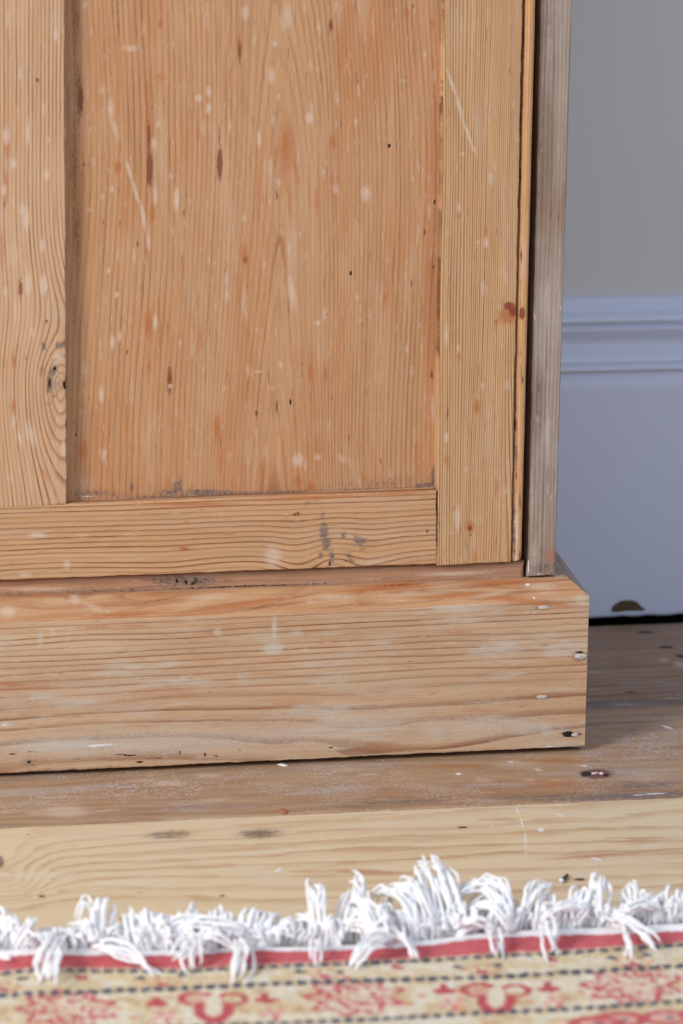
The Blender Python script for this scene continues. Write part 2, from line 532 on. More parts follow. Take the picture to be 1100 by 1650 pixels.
m1 = dict(k=[(1040, 1019, 13, 1.6), (1072, 1043, 11, 1.6), (1097, 1057, 8, 2), (1015, 1115, 8, 1.2, .8)],
          w=[(1070, 1064, 10, 4, .8), (1095, 1070, 10, 4), (975, 1060, 14, 4, .5), (955, 1083, 12, 2, .7), (960, 1112, 14, 2, .6)],
          g=[(1010, 1001, 120, 8, .8), (1010, 1012, 60, 4, .4)])
m1['g'] += rand_marks(0, 950, 1100, 1005, 1120, (10, 30), (1.5, 4), (.4, .7), seed=9)
floorboard(seamY(s1, XL), seamY(s1, XR), 0.2985, 0.2985, ph_fl1, m1, M_fl_dark, 1, fine=0.002)
m2 = dict(p=[(1055, 1279, 22, 1.6, .62, -3), (1030, 1281, 14, 1.2, .6, -3), (955, 1246, 3, 1.6), (968, 1246, 3, 2), (960, 1245, 2, 1.2), (940, 1234, 10, 1.6, .6), (825, 1228, 14, 3, .5), (865, 1240, 16, 3, .5, 10), (1075, 1172, 9, 1.5, .8, 15), (738, 1247, 3, 1.5, 1.3)],
          w=[(105, 1308, 36, 9, 1.0), (60, 1310, 18, 3, .8), (270, 1262, 30, 5, .9), (335, 1250, 25, 4, .8), (560, 1240, 40, 4, .6), (380, 1290, 40, 4, .5), (560, 1283, 40, 4, .5), (830, 1232, 45, 7, .7), (700, 1270, 60, 5, .5), (1050, 1255, 50, 8, .6), (240, 1300, 50, 4, .5), (1010, 1135, 40, 2.5, .6), (1080, 1125, 20, 2.5, .7)],
          g=[(1010, 1134, 170, 5.5, 1.1, -2), (1010, 1283, 130, 6, .9, -2), (961, 1247, 22, 7, 1.1), (1040, 1265, 60, 9, .65, -3), (860, 1284, 90, 4, .7, -2), (650, 1292, 90, 3, .7, -2), (560, 1300, 60, 3, .5)],
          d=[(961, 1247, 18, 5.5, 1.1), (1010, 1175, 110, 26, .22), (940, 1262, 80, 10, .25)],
          k=[(944, 1247, 8, 4, .9), (976, 1249, 5, 3, .7), (1010, 1129, 170, .9, .5, -2), (560, 1283, 30, 0.8, .5)],
          o=[(720, 1235, 60, 5, .6), (900, 1225, 60, 6, .6), (980, 1205, 60, 7, .4), (890, 1262, 50, 10, .6), (1020, 1215, 70, 8, .4)])
m2['w'] += rand_marks(26, 0, 1100, 1215, 1310, (12, 40), (1.5, 4), (.4, .75), (-5, 2), seed=6)
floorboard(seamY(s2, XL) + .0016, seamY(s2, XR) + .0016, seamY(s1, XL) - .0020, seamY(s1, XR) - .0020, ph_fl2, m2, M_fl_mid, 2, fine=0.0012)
m3 = dict(g=[(272, 1345, 36, 7, .68, -2), (418, 1343, 34, 8, .78, -2), (0, 1389, 5, 8, 1.2), (915, 1418, 20, 4, .35)],
          d=[(290, 1341, 26, 5, .42), (410, 1343, 28, 6, .4), (455, 1339, 24, 3, .35), (640, 1402, 3, 2, .0), (235, 1437, 22, 2, .3)],
          k=[(745, 1333, 9, 1.5, .8), (67, 1444, 6, 1.8, .8), (358, 1443, 5, 1.4, .8), (225, 1438, 5, 1.2, .6), (118, 1362, 6, 1.5, .5), (45, 1345, 7, 1.3, .5), (934, 1417, 9, 2.2, .8), (135, 1380, 6, 1.2, .5), (482, 1468, 20, 1.2, .5, -4)],
          w=[(435, 1415, 45, 9, .75, 6), (510, 1405, 10, 7, .6), (1000, 1440, 12, 4, .5), (870, 1425, 14, 6, .4), (110, 1420, 14, 3, .5), (240, 1385, 22, 6, .5)],
          p=[(871, 1337, 4, 2.2, 1.4), (900, 1312, 14, 1.4, .7, 30), (792, 1332, 1.8, 5, .6),
            (833, 1306, 2, 8, .7, -15), (840, 1325, 1.8, 12, .7, -10), (846, 1352, 1.8, 16, .7, -3), (847, 1380, 1.8, 14, .6, 4), (515, 1322, 1.5, 14, .5, -6), (518, 1350, 1.5, 18, .5, -10), (526, 1385, 1.5, 18, .5, -12), (448, 1402, 6, 3, .7, -30), (960, 1384, 10, 2, .7, 12)],
          o=[(590, 1405, 60, 4, .8, 2), (500, 1404, 40, 3, .6), (950, 1380, 70, 3, .7, -4), (430, 1380, 90, 4, .35, -3)])
floorboard(-0.302, -0.302, seamY(s2, XL) - .0003, seamY(s2, XR) - .0003, ph_fl3, m3, M_fl_light, 3, fine=0.0012)
for i, y in enumerate((-0.304, -0.506, -0.708, -0.91, -1.112)):
    floorboard(y - 0.2, y - 0.2, y, y, ph_fl3, {}, M_fl_light, 10 + i, fine=0.02, r=0.0012)

# ------------------------------------------------------------------ setting: wall and skirting
M_wall = plain('wall_paint', (210, 209, 206), 0.8, 6, 0.25, col2=(203, 200, 196), bump=0.08)
M_skirt = plain('skirting_paint', (212, 219, 236), 0.45, 5, 0.35, col2=(204, 211, 229), bump=0.08)
YW = 0.3085 + 0.019
wall = mesh_obj('wall_back', *box((-2.1, YW, 0.04), (1.5, YW + 0.12, 2.4)), M_wall, smooth=False)
tag(wall, kind='structure')
# skirting profile (y outwards offset, z)
YS = 0.3085


def zat(py, Y=YS):
    return onY(1000, py, Y)[2]


ztop, zfl = zat(487), zat(602)
prof = [(YW, zat(484)), (YW - 0.004, zat(486.5))]
prof.append((YW - 0.005, zat(488)))
prof.append((YW - 0.0062, zat(506)))
prof.append((YW - 0.0080, zat(508)))
prof.append((YW - 0.013, zat(509)))
for i in range(1, 9):                                       # bold roll
    a = i / 8 * math.pi
    prof.append((YW - 0.013 - 0.004 * math.sin(a), zat(509) + (zat(526) - zat(509)) * i / 8))
prof.append((YW - 0.0125, zat(528)))
for i in range(9):                                          # cyma
    t_ = i / 8
    prof.append((YW - 0.016 + 0.009 * sm(t_, 0, .55) - 0.010 * sm(t_, .5, 1), zat(529) + (zat(585) - zat(529)) * t_))
prof.append((YW - 0.0155, zat(588)))
for i in range(1, 6):
    a = i / 6 * math.pi
    prof.append((YW - 0.019 - 0.003 * math.sin(a), zat(588) + (zat(600) - zat(588)) * i / 6))
prof.append((YW - 0.017, zat(602)))
prof.append((YS, zat(604)))
zb = zat(993, YS)
xs = np.concatenate([np.arange(-1.9, 0.1, 0.1), np.arange(0.1, 0.36, 0.0025), np.arange(0.36, 1.4, 0.1)])
chip = onY(1009, 984, YS)
rows = []
for (y, z) in prof:
    rows.append(np.stack([xs, np.full_like(xs, y), np.full_like(xs, z)], -1))
for k, zz in enumerate(np.linspace(prof[-1][1], zb + 0.014, 16)[1:]):
    rows.append(np.stack([xs, np.full_like(xs, YS), np.full_like(xs, zz)], -1))
ed = zb + (vnoise(xs * 90, xs * 0, 3) - .5) * 0.0014 + (vnoise(xs * 300, xs * 0, 5) - .5) * 0.0007 + (xs - chip[0]) * 0.006
for k in range(1, 8):
    z0 = zb + 0.014
    rows.append(np.stack([xs, np.full_like(xs, YS), z0 + (ed - z0) * k / 7], -1))
rows.append(np.stack([xs, np.full_like(xs, YS + 0.002), ed - 0.0006], -1))
rows.append(np.stack([xs, np.full_like(xs, YW), ed - 0.0002], -1))
P = np.array(rows)
nv, nu = P.shape[:2]
idx = np.arange(nv * nu).reshape(nv, nu)
q = np.stack([idx[:-1, :-1], idx[1:, :-1], idx[1:, 1:], idx[:-1, 1:]], -1).reshape(-1, 4)
endl, endr = idx[:, 0].tolist(), idx[:, -1].tolist()
sk = mesh_obj('baseboard_back', P.reshape(-1, 3), q.tolist() + [endl, endr[::-1]], M_skirt)
tag(sk, kind='structure')
# bare patch where the paint has chipped off the skirting
M_chip = plain('bare_wood_chip', (96, 76, 52), 0.85, 260, 0.6, col2=(62, 48, 34), bump=0.3)
cpx = [(985, 986), (986, 979), (990, 974), (998, 969), (1006, 967), (1016, 967), (1024, 969), (1030, 974), (1034, 979), (1040, 981), (1035, 984), (1024, 984), (1010, 984), (997, 986)]
cv = [onY(x, y, YS - 0.0006) for x, y in cpx]
cvb = [onY(x * 1.0 + (1 if x > 1010 else -1), y + .5, YS + 0.001) for x, y in cpx]
n_ = len(cv)
mesh_obj('paint_chip', cv + cvb, [list(range(n_))] + [(i, n_ + i, n_ + (i + 1) % n_, (i + 1) % n_) for i in range(n_)], M_chip, sk, smooth=False)
# added black boxes stand in for the shade in the gap under the skirting
gap = mesh_obj('gap_backing_1', *box((-2.1, 0.302, -0.028), (1.5, 0.304, -0.012)), M_void, smooth=False)
tag(gap, kind='structure')
vb = mesh_obj('gap_backing_2', *box((-2.1, YW + 0.03, -0.028), (1.5, YW + 0.12, 0.04)), M_void, smooth=False)
tag(vb, kind='structure')

# ------------------------------------------------------------------ the cupboard
YD = 0.012     # door front
YP = 0.0225    # recessed panel
YC = 0.0175    # carcass strip
YE = 0.016     # side panel front edge
ZT = 0.70      # top of the door
cup = empty('pine_cupboard', (-0.13, 0.15, 0))
tag(cup, 'old stripped pine cupboard with a panelled door, standing on a chamfered plinth against the wall', 'cupboard')
door = bpy.data.objects.new('door', None)
link(door, cup)
bpy.context.view_layer.update()


def zed(p, Y=YD):
    return onY(*p, Y)


# left stile
def ph_sl(px, py, V):
    xk, yk = 98., 618.
    r_ = np.sqrt((xk - px) ** 2 + ((py - yk) / np.where(py > yk, 3.3, 2.0)) ** 2)
    up = np.exp(-((py - yk) / np.where(py > yk, 330., 130.)) ** 2)
    lin_ = (xk - px) * 0.92 + 8 + (py < 500) * 0
    d = r_ * up + lin_ * (1 - up)
    return -d / 6.0 + 0.5 * vnoise(px / 60, py / 200, 2) - 40


XLs = -0.262
kl = dict(
    w=[(10, 220, 5, 14), (12, 30, 4, 14, .7), (45, 215, 3, 20, .9), (75, 282, 4, 9), (22, 264, 5, 8), (7, 306, 4, 10), (42, 352, 5, 18), (36, 338, 4, 10), (68, 396, 4, 10), (90, 57, 3, 8), (70, 460, 6, 16), (45, 458, 5, 18), (70, 175, 4, 12, .7),
       (32, 118, 4, 10, .7), (28, 180, 3, 12, .6), (9, 470, 4, 10, .8), (24, 500, 3, 20, .7), (52, 535, 4, 9, .8), (78, 225, 3, 8, .7), (50, 700, 8, 22, .8, -18), (32, 705, 4, 14, .8, -15), (22, 680, 3, 10, .8), (103, 722, 5, 14, .9), (18, 770, 4, 8, .7), (95, 575, 8, 6, .8), (10, 850, 3, 5, .5)],
    d=[(60, 129, 2.5, 3, 1), (33, 465, 4, 16, .7), (8, 330, 3, 8, .5), (75, 518, 2, 3, .9)],
    o=[(12, 235, 5, 20, .8), (10, 300, 4, 24, .8), (22, 580, 3, 14, .8), (22, 655, 4, 10, .8), (72, 765, 5, 14, .6, -25), (15, 80, 3, 20, .5), (3, 400, 4, 40, .6), (88, 350, 3, 30, .5)],
    g=[(86, 598, 5, 9, 1.1, 30), (79, 620, 4, 11, 1.2), (70, 558, 4, 6, .9), (97, 556, 7, 5, .9), (68, 598, 4, 8, .7), (43, 577, 4, 6, .5), (90, 620, 12, 22, .5), (78, 650, 6, 5, .5), (88, 638, 2, 2, .8), (64, 645, 10, 14, .3)],
    k=[(80, 618, 1.8, 10, .75), (88, 594, 3, 4, .7), (107, 620, 4, 6, 1.3), (108, 684, 2, 8, 1), (86, 638, 1.4, 1.4, .8)])
cL = [zed((-200, 823)), zed((107.3, 812.5)), upto((104, 0), (107, 805), YD, ZT), None]
cL[0][0] = XLs
cL[3] = np.array([XLs, YD, ZT])
cL[0][2] = cL[1][2] - 0.003


def dent_l(px, py):
    return 0.003 * np.exp(-((px - 108) / 4.) ** 2 - ((py - 620) / 6.) ** 2)


board('stile', cL, 0.021, ph_sl, (0, 0, 1), (1, 0, 0), kl, M_stile_l, door, seed=1, dent=dent_l, fine=0.0008)


# bottom rail
def ph_rail(px, py, V):
    y = py + 0.036 * (px - 550)
    xk, yk = 540., 922.
    dx = px - xk
    w_ = np.exp(-(dx / 62.) ** 2) * sm(y, 810, 850)
    r_ = np.sqrt((yk - y) ** 2 + (dx / 1.5) ** 2)
    wave = 5 * np.exp(-((px - 265) / 60) ** 2) * sm(y, 830, 925) - 4 * np.exp(-((px - 60) / 90) ** 2) * sm(y, 860, 925) + 7 * np.exp(-((px - 480) / 40) ** 2) * sm(y, 820, 900)
    l_ = (yk - y) * 1.0 + wave
    d = r_ * w_ + l_ * (1 - w_)
    return d / 8.3 + 0.4 * vnoise(px / 90, py / 30, 6)


kr = dict(
    w=[(60, 862, 14, 4), (440, 897, 14, 16, .9), (108, 910, 6, 9, .8), (130, 863, 18, 5, .6), (210, 862, 14, 5, .5), (40, 926, 12, 4, .8), (500, 838, 5, 4, .6), (600, 905, 30, 5, .6), (478, 838, 5, 3, .6), (300, 905, 14, 8, .4), (680, 895, 14, 6, .5), (30, 880, 8, 4, .5)],
    d=[(475, 829, 2.5, 2.5, 1), (480, 828, 2.5, 2.5, 1), (688, 856, 2, 2.5, 1), (300, 885, 7, 3, .5)],
    o=[(295, 884, 7, 4, .9), (300, 842, 5, 3, .7), (300, 812, 70, 3, .9), (500, 802, 90, 3, .9, -2), (640, 795, 60, 2.5, .8, -2), (20, 905, 25, 6, .4), (583, 885, 5, 3, .8)],
    g=[(522, 858, 6, 14, .95), (525, 875, 7, 12, .8), (553, 862, 4, 6, .8), (580, 872, 10, 6, .9), (573, 867, 5, 5, .6), (534, 897, 4, 9, 1), (516, 895, 3, 5, .9), (563, 898, 5, 9, .7, -25), (520, 830, 5, 12, .5), (500, 810, 14, 5, .5), (645, 848, 8, 4, .3)],
    k=[(531, 908, 2, 6, .7), (557, 903, 1.2, 8, .6), (516, 868, 1.2, 9, .45), (528, 862, 1.2, 8, .45)])
cR = [zed((-200, 942.5)), zed((703.8, 908.5)), zed((703, 790.5)), zed((-200, 823.5))]
cR[0][0] = cR[3][0] = XLs
board('rail', cR, 0.021, ph_rail, (1, 0, 0), (0, 0, 1), kr, M_rail, door, seed=2, fine=0.0008)


# right stile
def ph_sr(px, py, V):
    return (V[:, 0] - 0.06) * 1000 / 2.15 * (1 + 0.5 * vnoise(V[:, 0] * 90, V[:, 2] * 2, 9)) + 0.9 * V[:, 2] * 6 + 0.9 * vnoise(px / 40, py / 260, 12) * 1.5


ks = dict(
    w=[(728, 135, 2.6, 24, 1, -20), (740, 172, 3, 24, 1, -14), (753, 214, 2.8, 24, 1, -20), (763, 240, 2.4, 14, .9, -25), (739, 336, 3, 10, .9), (783, 390, 4, 9), (790, 288, 4, 12, .8), (797, 270, 3, 12, .6), (778, 465, 3, 12, .9), (719, 540, 4, 22, .8), (815, 450, 5, 14, .6),
       (738, 560, 3, 6, .8), (777, 622, 2.5, 8, .8), (737, 835, 5, 20, .9), (728, 858, 8, 4, .6), (719, 705, 3.5, 9, .9), (814, 790, 5, 9, .6), (817, 620, 5, 9, .7), (745, 248, 3, 4, .8), (765, 190, 4, 5, .5), (751, 757, 3, 8, .7), (800, 185, 4, 10, .5), (750, 100, 4, 10, .4), (785, 20, 4, 10, .5), (770, 390, 4, 4, .7), (835, 120, 2, 8, .4), (750, 890, 3, 14, .6), (825, 880, 3, 12, .6)],
    d=[(820, 493, 7, 5, 1.1), (826, 500, 5, 9, 1.0), (757, 852, 3, 5, .8), (758, 862, 1.5, 2.5, .9), (731, 820, 3, 5, .5)],
    o=[(818, 508, 12, 12, 1.1), (799, 519, 3, 5, .9), (768, 655, 5, 11, 1), (757, 848, 7, 8, .9), (739, 345, 4, 8, .8), (782, 380, 3, 14, .7), (720, 742, 5, 10, .7), (739, 575, 3, 5, .8), (800, 785, 4, 20, .6), (765, 900, 5, 14, .7), (792, 380, 2, 60, .4), (712, 300, 2, 60, .5)],
    g=[(704, 850, 2, 60, .8), (712, 905, 14, 3, .4)],
    k=[])
cS = [zed((703.8, 911)), zed((823, 906)), upto((841.5, 0), (822.5, 890), YD, ZT), upto((715, 0), (703.4, 790), YD, ZT)]
board('stile', cS, 0.021, ph_sr, (0, 0, 1), (1, 0, 0), ks, M_stile_r, door, seed=3, fine=0.0007)


# recessed panel
def ph_pan(px, py, V):
    x, y, z = V[:, 0], V[:, 1], V[:, 2]
    xc = 452 + 10 * np.sin(py / 170.) - 6
    a = np.sqrt((px - xc) ** 2 + 16 ** 2)
    asym = np.where(px > xc, 1.0, 0.86)
    ph = 0.085 * py * (.12 + .88 * np.exp(-((px - 455) / 100.) ** 2)) / 9.5 - a * asym / (8.2 + 3 * np.exp(-((px - 455) / 90.) ** 2))
    return ph + 0.9 * vnoise(px / 30, py / 240, 7) + 100


kp = dict(
    d=[(241, 272, 4, 24, 1.1), (240, 225, 2.5, 28, .8), (354, 264, 3.5, 20, 1.2), (353, 222, 1.5, 22, .7), (386, 82, 3, 18, .8), (533, 40, 3, 8, .8), (130, 160, 4, 24, .9), (273, 612, 4, 22, .8), (446, 655, 1.6, 10, .8), (695, 603, 2, 6, .9), (512, 575 + 440 - 380, 1.5, 5, .4),
       (446, 316, 2, 7, .7), (395, 420, 4, 8, .6), (413, 666, 2.5, 5, .8), (135, 265, 2, 3, .8), (535, 640, 1.2, 6, .6), (190, 30, 2.5, 40, .5), (698, 430, 1.5, 3, .9)],
    o=[(190, 130, 5, 90, .6), (240, 180, 7, 60, .65), (258, 38, 4, 8, .9), (190, 270, 6, 10, .9), (237, 150, 6, 20, .6), (200, 340, 8, 60, .45), (240, 522, 7, 24, .9), (240, 590, 4, 14, .8), (350, 690, 5, 22, .8), (135, 726, 9, 14, .8), (245, 345, 5, 18, .8), (655, 20, 4, 9, .9), (533, 45, 4, 10, .7), (536, 228, 6, 10, .8), (540, 292, 7, 20, .8),
       (392, 410, 7, 20, .7), (385, 60, 6, 60, .5), (386, 480, 7, 50, .6), (460, 235, 9, 36, .85), (445, 250, 4, 30, .6, 12), (475, 270, 4, 40, .6, -14), (500, 600, 4, 18, .8), (524, 600, 4, 14, .7), (258, 125, 9, 10, .5), (355, 800 - 55, 5, 22, .6), (270, 780, 5, 18, .6), (480, 775, 6, 12, .8), (500, 785, 7, 9, .7), (420, 760, 5, 22, .6), (583, 770, 7, 8, .6), (690, 500, 9, 260, .55),
       (700, 250, 6, 260, .4), (675, 740, 7, 40, .6), (620, 480, 3, 16, .7), (640, 370, 3, 40, .4), (665, 480, 3, 10, .6), (697, 40, 4, 12, .7), (598, 30, 3, 50, .5), (650, 730, 5, 30, .4), (130, 330, 6, 90, .35)],
    w=[(211, 78, 15, 6, .75), (336, 147, 4, 9), (320, 158, 5, 6), (336, 174, 4, 9), (178, 178, 5, 20, .8), (185, 208, 4, 18, .8, -12), (164, 145, 5, 14, .6), (208, 275, 3, 16, 1, -14), (218, 308, 3, 20, 1, -15), (230, 345, 3, 24, 1, -12), (239, 388, 3.5, 16, .9, -5), (284, 322, 4, 18, 1.1), (250, 314, 4, 18, .9), (248, 231, 4, 9, .9), (255, 200, 4, 6, .8), (275, 284, 4, 6, .7), (250, 519, 4, 11), (181, 551, 4, 11), (193, 542, 4, 9, .8), (163, 636, 4, 14, 1),
       (167, 732, 5, 10, .8), (437, 122, 5, 14, .9), (443, 70, 5, 6, .8), (409, 64, 5, 14, .6), (395, 20, 7, 14, .8), (417, 224, 3, 14, 1), (440, 195, 4, 9, .7), (499, 190, 6, 8, 1), (436, 268, 4, 22, .7), (589, 312, 7, 12, 1), (541, 304, 6, 10, .8), (462, 28, 8, 26, .8), (650, 131, 10, 5, .6), (684, 88, 4, 7, .7), (480, 741, 9, 11, .9), (512, 737, 6, 6, .8), (552, 740, 6, 8, .7), (136, 598, 7, 18, .6),
       (470, 400, 9, 50, .5), (470, 470, 7, 30, .8, -8), (393, 350, 4, 9, .7), (416, 599, 10, 1.8, .9, -3), (452, 588, 4, 6, .8), (440, 625, 7, 4, .6), (190, 410, 4, 12, .6), (175, 436, 3, 5, .9), (188, 475, 4, 6, .9), (365, 450, 4, 12, .8), (365, 475, 4, 14, .7), (393, 487, 5, 30, .7), (310, 565, 4, 14, .7), (290, 553, 3, 8, .7), (180, 305, 3, 6, .9), (395, 90, 3, 5, .6), (333, 22, 5, 30, .6), (370, 90, 4, 30, .4), (512, 520, 5, 5, .8), (580, 515, 5, 5, .6),
       (515, 45, 3, 14, .7), (600, 40, 4, 24, .6), (668, 700, 4, 14, .5), (697, 660, 3, 24, .8), (630, 765, 6, 12, .5), (540, 285, 3, 26, .7), (274, 622, 3, 3, 1.3), (530, 690, 5, 16, .5), (510, 690, 5, 20, .5), (430, 735, 5, 14, .5), (385, 775, 4, 14, .5), (135, 780, 16, 14, .5)],
    g=[(121, 720, 5, 100, .35), (270, 793, 20, 6, .7), (290, 782, 3, 12, .9), (283, 787, 6, 9, .8), (330, 793, 40, 4, .9), (212, 786, 3, 9, .7), (380, 797, 200, 3.5, .9, -2), (580, 791, 120, 3.5, 1.0, -2), (690, 786, 20, 6, 1.3), (699, 770, 4, 16, 1.1), (600, 780, 90, 6, .45, -2), (640, 775, 60, 10, .4), (160, 795, 40, 5, .6), (655, 130, 12, 7, .3), (462, 48, 5, 5, .5)],  # tall first patch: stain plus painted shade at the recess edge
    k=[(627, 235, 2, 3, 1), (565, 440, 1.6, 3.5, 1), (468, 648, 1.5, 5, .9), (698, 788, 3, 3, .6), (670, 788, 16, 1.5, .5), (701, 230, 1.5, 2, .6), (122, 700, 1.4, 2, .9), (118, 682, 2, 3, .6), (700, 325, 1.5, 6, .7)],
    p=[(695, 787, 6, 3, .6), (640, 790, 3, 1.2, .7), (560, 793, 3, 1.2, .7), (480, 797, 3, 1.2, .7), (140, 800, 14, 1.5, .6)])
# patchy old varnish plus the stile's shadow, painted along the recess edge
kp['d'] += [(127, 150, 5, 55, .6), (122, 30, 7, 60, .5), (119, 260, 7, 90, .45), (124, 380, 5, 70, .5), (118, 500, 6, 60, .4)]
kp['w'] += rand_marks(60, 130, 700, 0, 790, (2, 4.5), (5, 14), (.45, .8), seed=21)
kp['o'] += rand_marks(45, 130, 700, 0, 790, (2, 4), (10, 40), (.35, .7), seed=22)
kp['d'] += rand_marks(14, 130, 700, 0, 790, (1, 2), (3, 7), (.5, .9), seed=23)
pl = np.array([zed((100, 812), YD)[0] - 0.006, YP, zed((400, 802), YD)[2] - 0.008])
pr = np.array([zed((710, 790), YD)[0] + 0.006, YP, pl[2]])
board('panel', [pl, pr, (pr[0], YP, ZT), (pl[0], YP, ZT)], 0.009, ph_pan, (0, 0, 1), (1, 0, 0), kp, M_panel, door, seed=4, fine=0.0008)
# grime packed into the corners of the recess
# upper rail of the door (above the picture)
top_c = [(XLs, YD, ZT + .0005), (cS[2][0], YD, ZT + .0005), (cS[2][0], YD, ZT + .06), (XLs, YD, ZT + .06)]
board('rail', top_c, 0.021, ph_rail, (1, 0, 0), (0, 0, 1), {}, M_rail, door, seed=5, fine=0.01)


# cock bead on the edge of the door: a quirk and a round, one swept profile
def bead():
    zb_ = zed((830, 906))[2] + 0.0006
    x0 = zed((823, 900))[0] + 0.0002
    x1 = zed((840.3, 900))[0]
    wd = x1 - x0
    pr_ = [(0, 0.02), (0.0, 0.0035), (wd * .08, 0.0030), (wd * .14, 0.0016), (wd * .30, 0.0013)]
    for i in range(9):
        a = math.pi * (1 - i / 8)
        pr_.append((wd * (.66 + .34 * math.cos(a)), 0.0012 - 0.0018 * math.sin(a)))
    pr_ += [(wd, 0.021)]
    zs = np.concatenate([[0, .0004, .0012, .0025, .004], np.arange(0.005, 0.37, 0.0015), [0.40, 0.5, ZT + .06 - zb_]])
    rows = []
    for z in zs:
        rnd = 0.0035 - math.sqrt(max(0, 0.0035 ** 2 - (0.0035 - min(z, 0.0035)) ** 2))
        sc_ = 1 - rnd / wd * .8
        rows.append([(x0 + max(0, px_) * sc_ + (vnoise(np.array([z * 130]), np.array([0.]), 4)[0] - .5) * .00012, YD + py_ + rnd * .3, zb_ + z) for px_, py_ in pr_])
    P = np.array(rows)
    nv, nu = P.shape[:2]
    V = P.reshape(-1, 3)
    idx = np.arange(nv * nu).reshape(nv, nu)
    q = np.stack([idx[:-1, :-1], idx[:-1, 1:], idx[1:, 1:], idx[1:, :-1]], -1).reshape(-1, 4).tolist()
    q += [idx[0].tolist()[::-1], idx[-1].tolist()]
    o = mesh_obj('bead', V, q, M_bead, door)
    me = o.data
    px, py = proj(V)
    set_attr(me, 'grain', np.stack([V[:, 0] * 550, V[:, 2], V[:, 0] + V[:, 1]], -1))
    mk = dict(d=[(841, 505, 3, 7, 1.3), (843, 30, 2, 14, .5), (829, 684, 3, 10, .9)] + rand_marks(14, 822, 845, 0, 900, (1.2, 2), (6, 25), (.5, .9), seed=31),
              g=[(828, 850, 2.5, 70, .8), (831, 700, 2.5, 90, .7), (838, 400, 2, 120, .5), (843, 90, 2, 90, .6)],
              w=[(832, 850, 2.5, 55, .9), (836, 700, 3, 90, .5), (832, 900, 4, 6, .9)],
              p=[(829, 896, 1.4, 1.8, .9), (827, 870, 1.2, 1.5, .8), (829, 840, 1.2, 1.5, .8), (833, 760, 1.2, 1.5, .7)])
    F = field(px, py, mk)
    # the quirk of the bead is coloured darker than the round
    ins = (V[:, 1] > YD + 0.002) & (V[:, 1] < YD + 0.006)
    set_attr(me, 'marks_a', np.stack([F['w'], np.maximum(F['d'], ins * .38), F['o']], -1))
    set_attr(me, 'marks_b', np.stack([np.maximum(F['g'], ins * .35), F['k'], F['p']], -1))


bead()


# side panel: its front edge is what shows
def ph_side(px, py, V):
    return (V[:, 0]) * 380 + 0.8 * vnoise(px / 20, py / 150, 14) + V[:, 1] * 40


kside = dict(
    d=[], o=[(888, 895, 10, 12, .6), (880, 870, 10, 5, .4)],
    w=[(866, 20, 3, 60, .5), (882, 700, 4, 60, .7), (860, 890, 9, 30, .6), (885, 60, 5, 80, .5), (882, 480, 4, 50, .6), (856, 800, 3, 60, .6)],
    g=[(872, 915, 26, 8, .6), (893, 800, 2, 100, .4), (870, 200, 5, 60, .5), (886, 330, 4, 60, .5), (868, 640, 5, 70, .5)],
    p=[(851, 912, 1.2, 14, .7), (868, 925, 10, 1.2, .5)],
    k=[(888, 924, 1.4, 3, .6), (879, 921, 1, 4, .5), (860, 918, 1, 4, .5), (871, 922, 1, 4, .5)])
zpt = zed((872, 928.5), YE)[2]
cE = [np.array([onY(849.3, 928, YE)[0], YE, zpt]), np.array([onY(894.2, 925, YE)[0], YE, zpt]),
      upto((920.9, 0), (894.2, 890), YE, ZT + 0.075), upto((871, 0), (849.4, 900), YE, ZT + 0.075)]
board('side_panel', cE, 0.285, ph_side, (0, 0, 1), (1, 0, 0), kside, M_side, cup, seed=6, fine=0.0008, r=0.0011, wave=0.00018)
mE = [np.array([XLs - 0.022 - .003, YE, zpt]), np.array([XLs - .003, YE, zpt]), np.array([XLs - .003, YE, ZT + 0.075]), np.array([XLs - 0.025, YE, ZT + 0.075])]
board('side_panel', mE, 0.285, ph_side, (0, 0, 1), (1, 0, 0), {}, M_side, cup, seed=7, fine=0.004)


# carcass rail under the door
def ph_strip(px, py, V):
    return V[:, 2] * 260 + .8 * vnoise(px / 80, py / 6, 15)


zs0 = zpt - 0.001
kst = dict(k=[(300, 947.5, 330, .9, .6, -1.85), (700, 935, 150, .7, .5, -1.85), (285, 936, 3, 4, .7), (300, 938, 3, 4, .7), (315, 935, 5, 5, .6), (325, 938, 4, 3, .5), (268, 939, 5, 3, .5), (310, 941, 4, 2, .8), (260, 935, 3, 3, .5)],
           g=[(300, 936, 60, 8, .8), (0, 956, 60, 2, .8), (200, 950, 200, 2, .9, -2), (600, 934, 200, 1.5, .5, -2), (842, 925, 5, 7, .5), (430, 945, 200, 1.5, .5, -2)],
           w=[(60, 949, 60, 4, .8), (730, 924, 60, 3.5, .9, -2), (600, 932, 60, 3, .5), (800, 920, 25, 4, .5), (380, 938, 40, 3, .4)],
           d=[(710, 912, 60, 2, .3)], p=[])
cT = [np.array([XLs - 0.002, YC, zs0 - 0.002]), np.array([onY(845.2, 925, YC)[0], YC, zs0 - .002]), onY(844.6, 903.5, YC), None]
cT[2] = np.array([cT[1][0], YC, onY(844.6, 904.0, YC)[2]])
cT[3] = np.array([cT[0][0], YC, cT[2][2]])
board('bottom_rail', cT, 0.02, ph_strip, (1, 0, 0), (0, 0, 1), kst, M_strip, cup, seed=8, fine=0.0009, r=0.003)


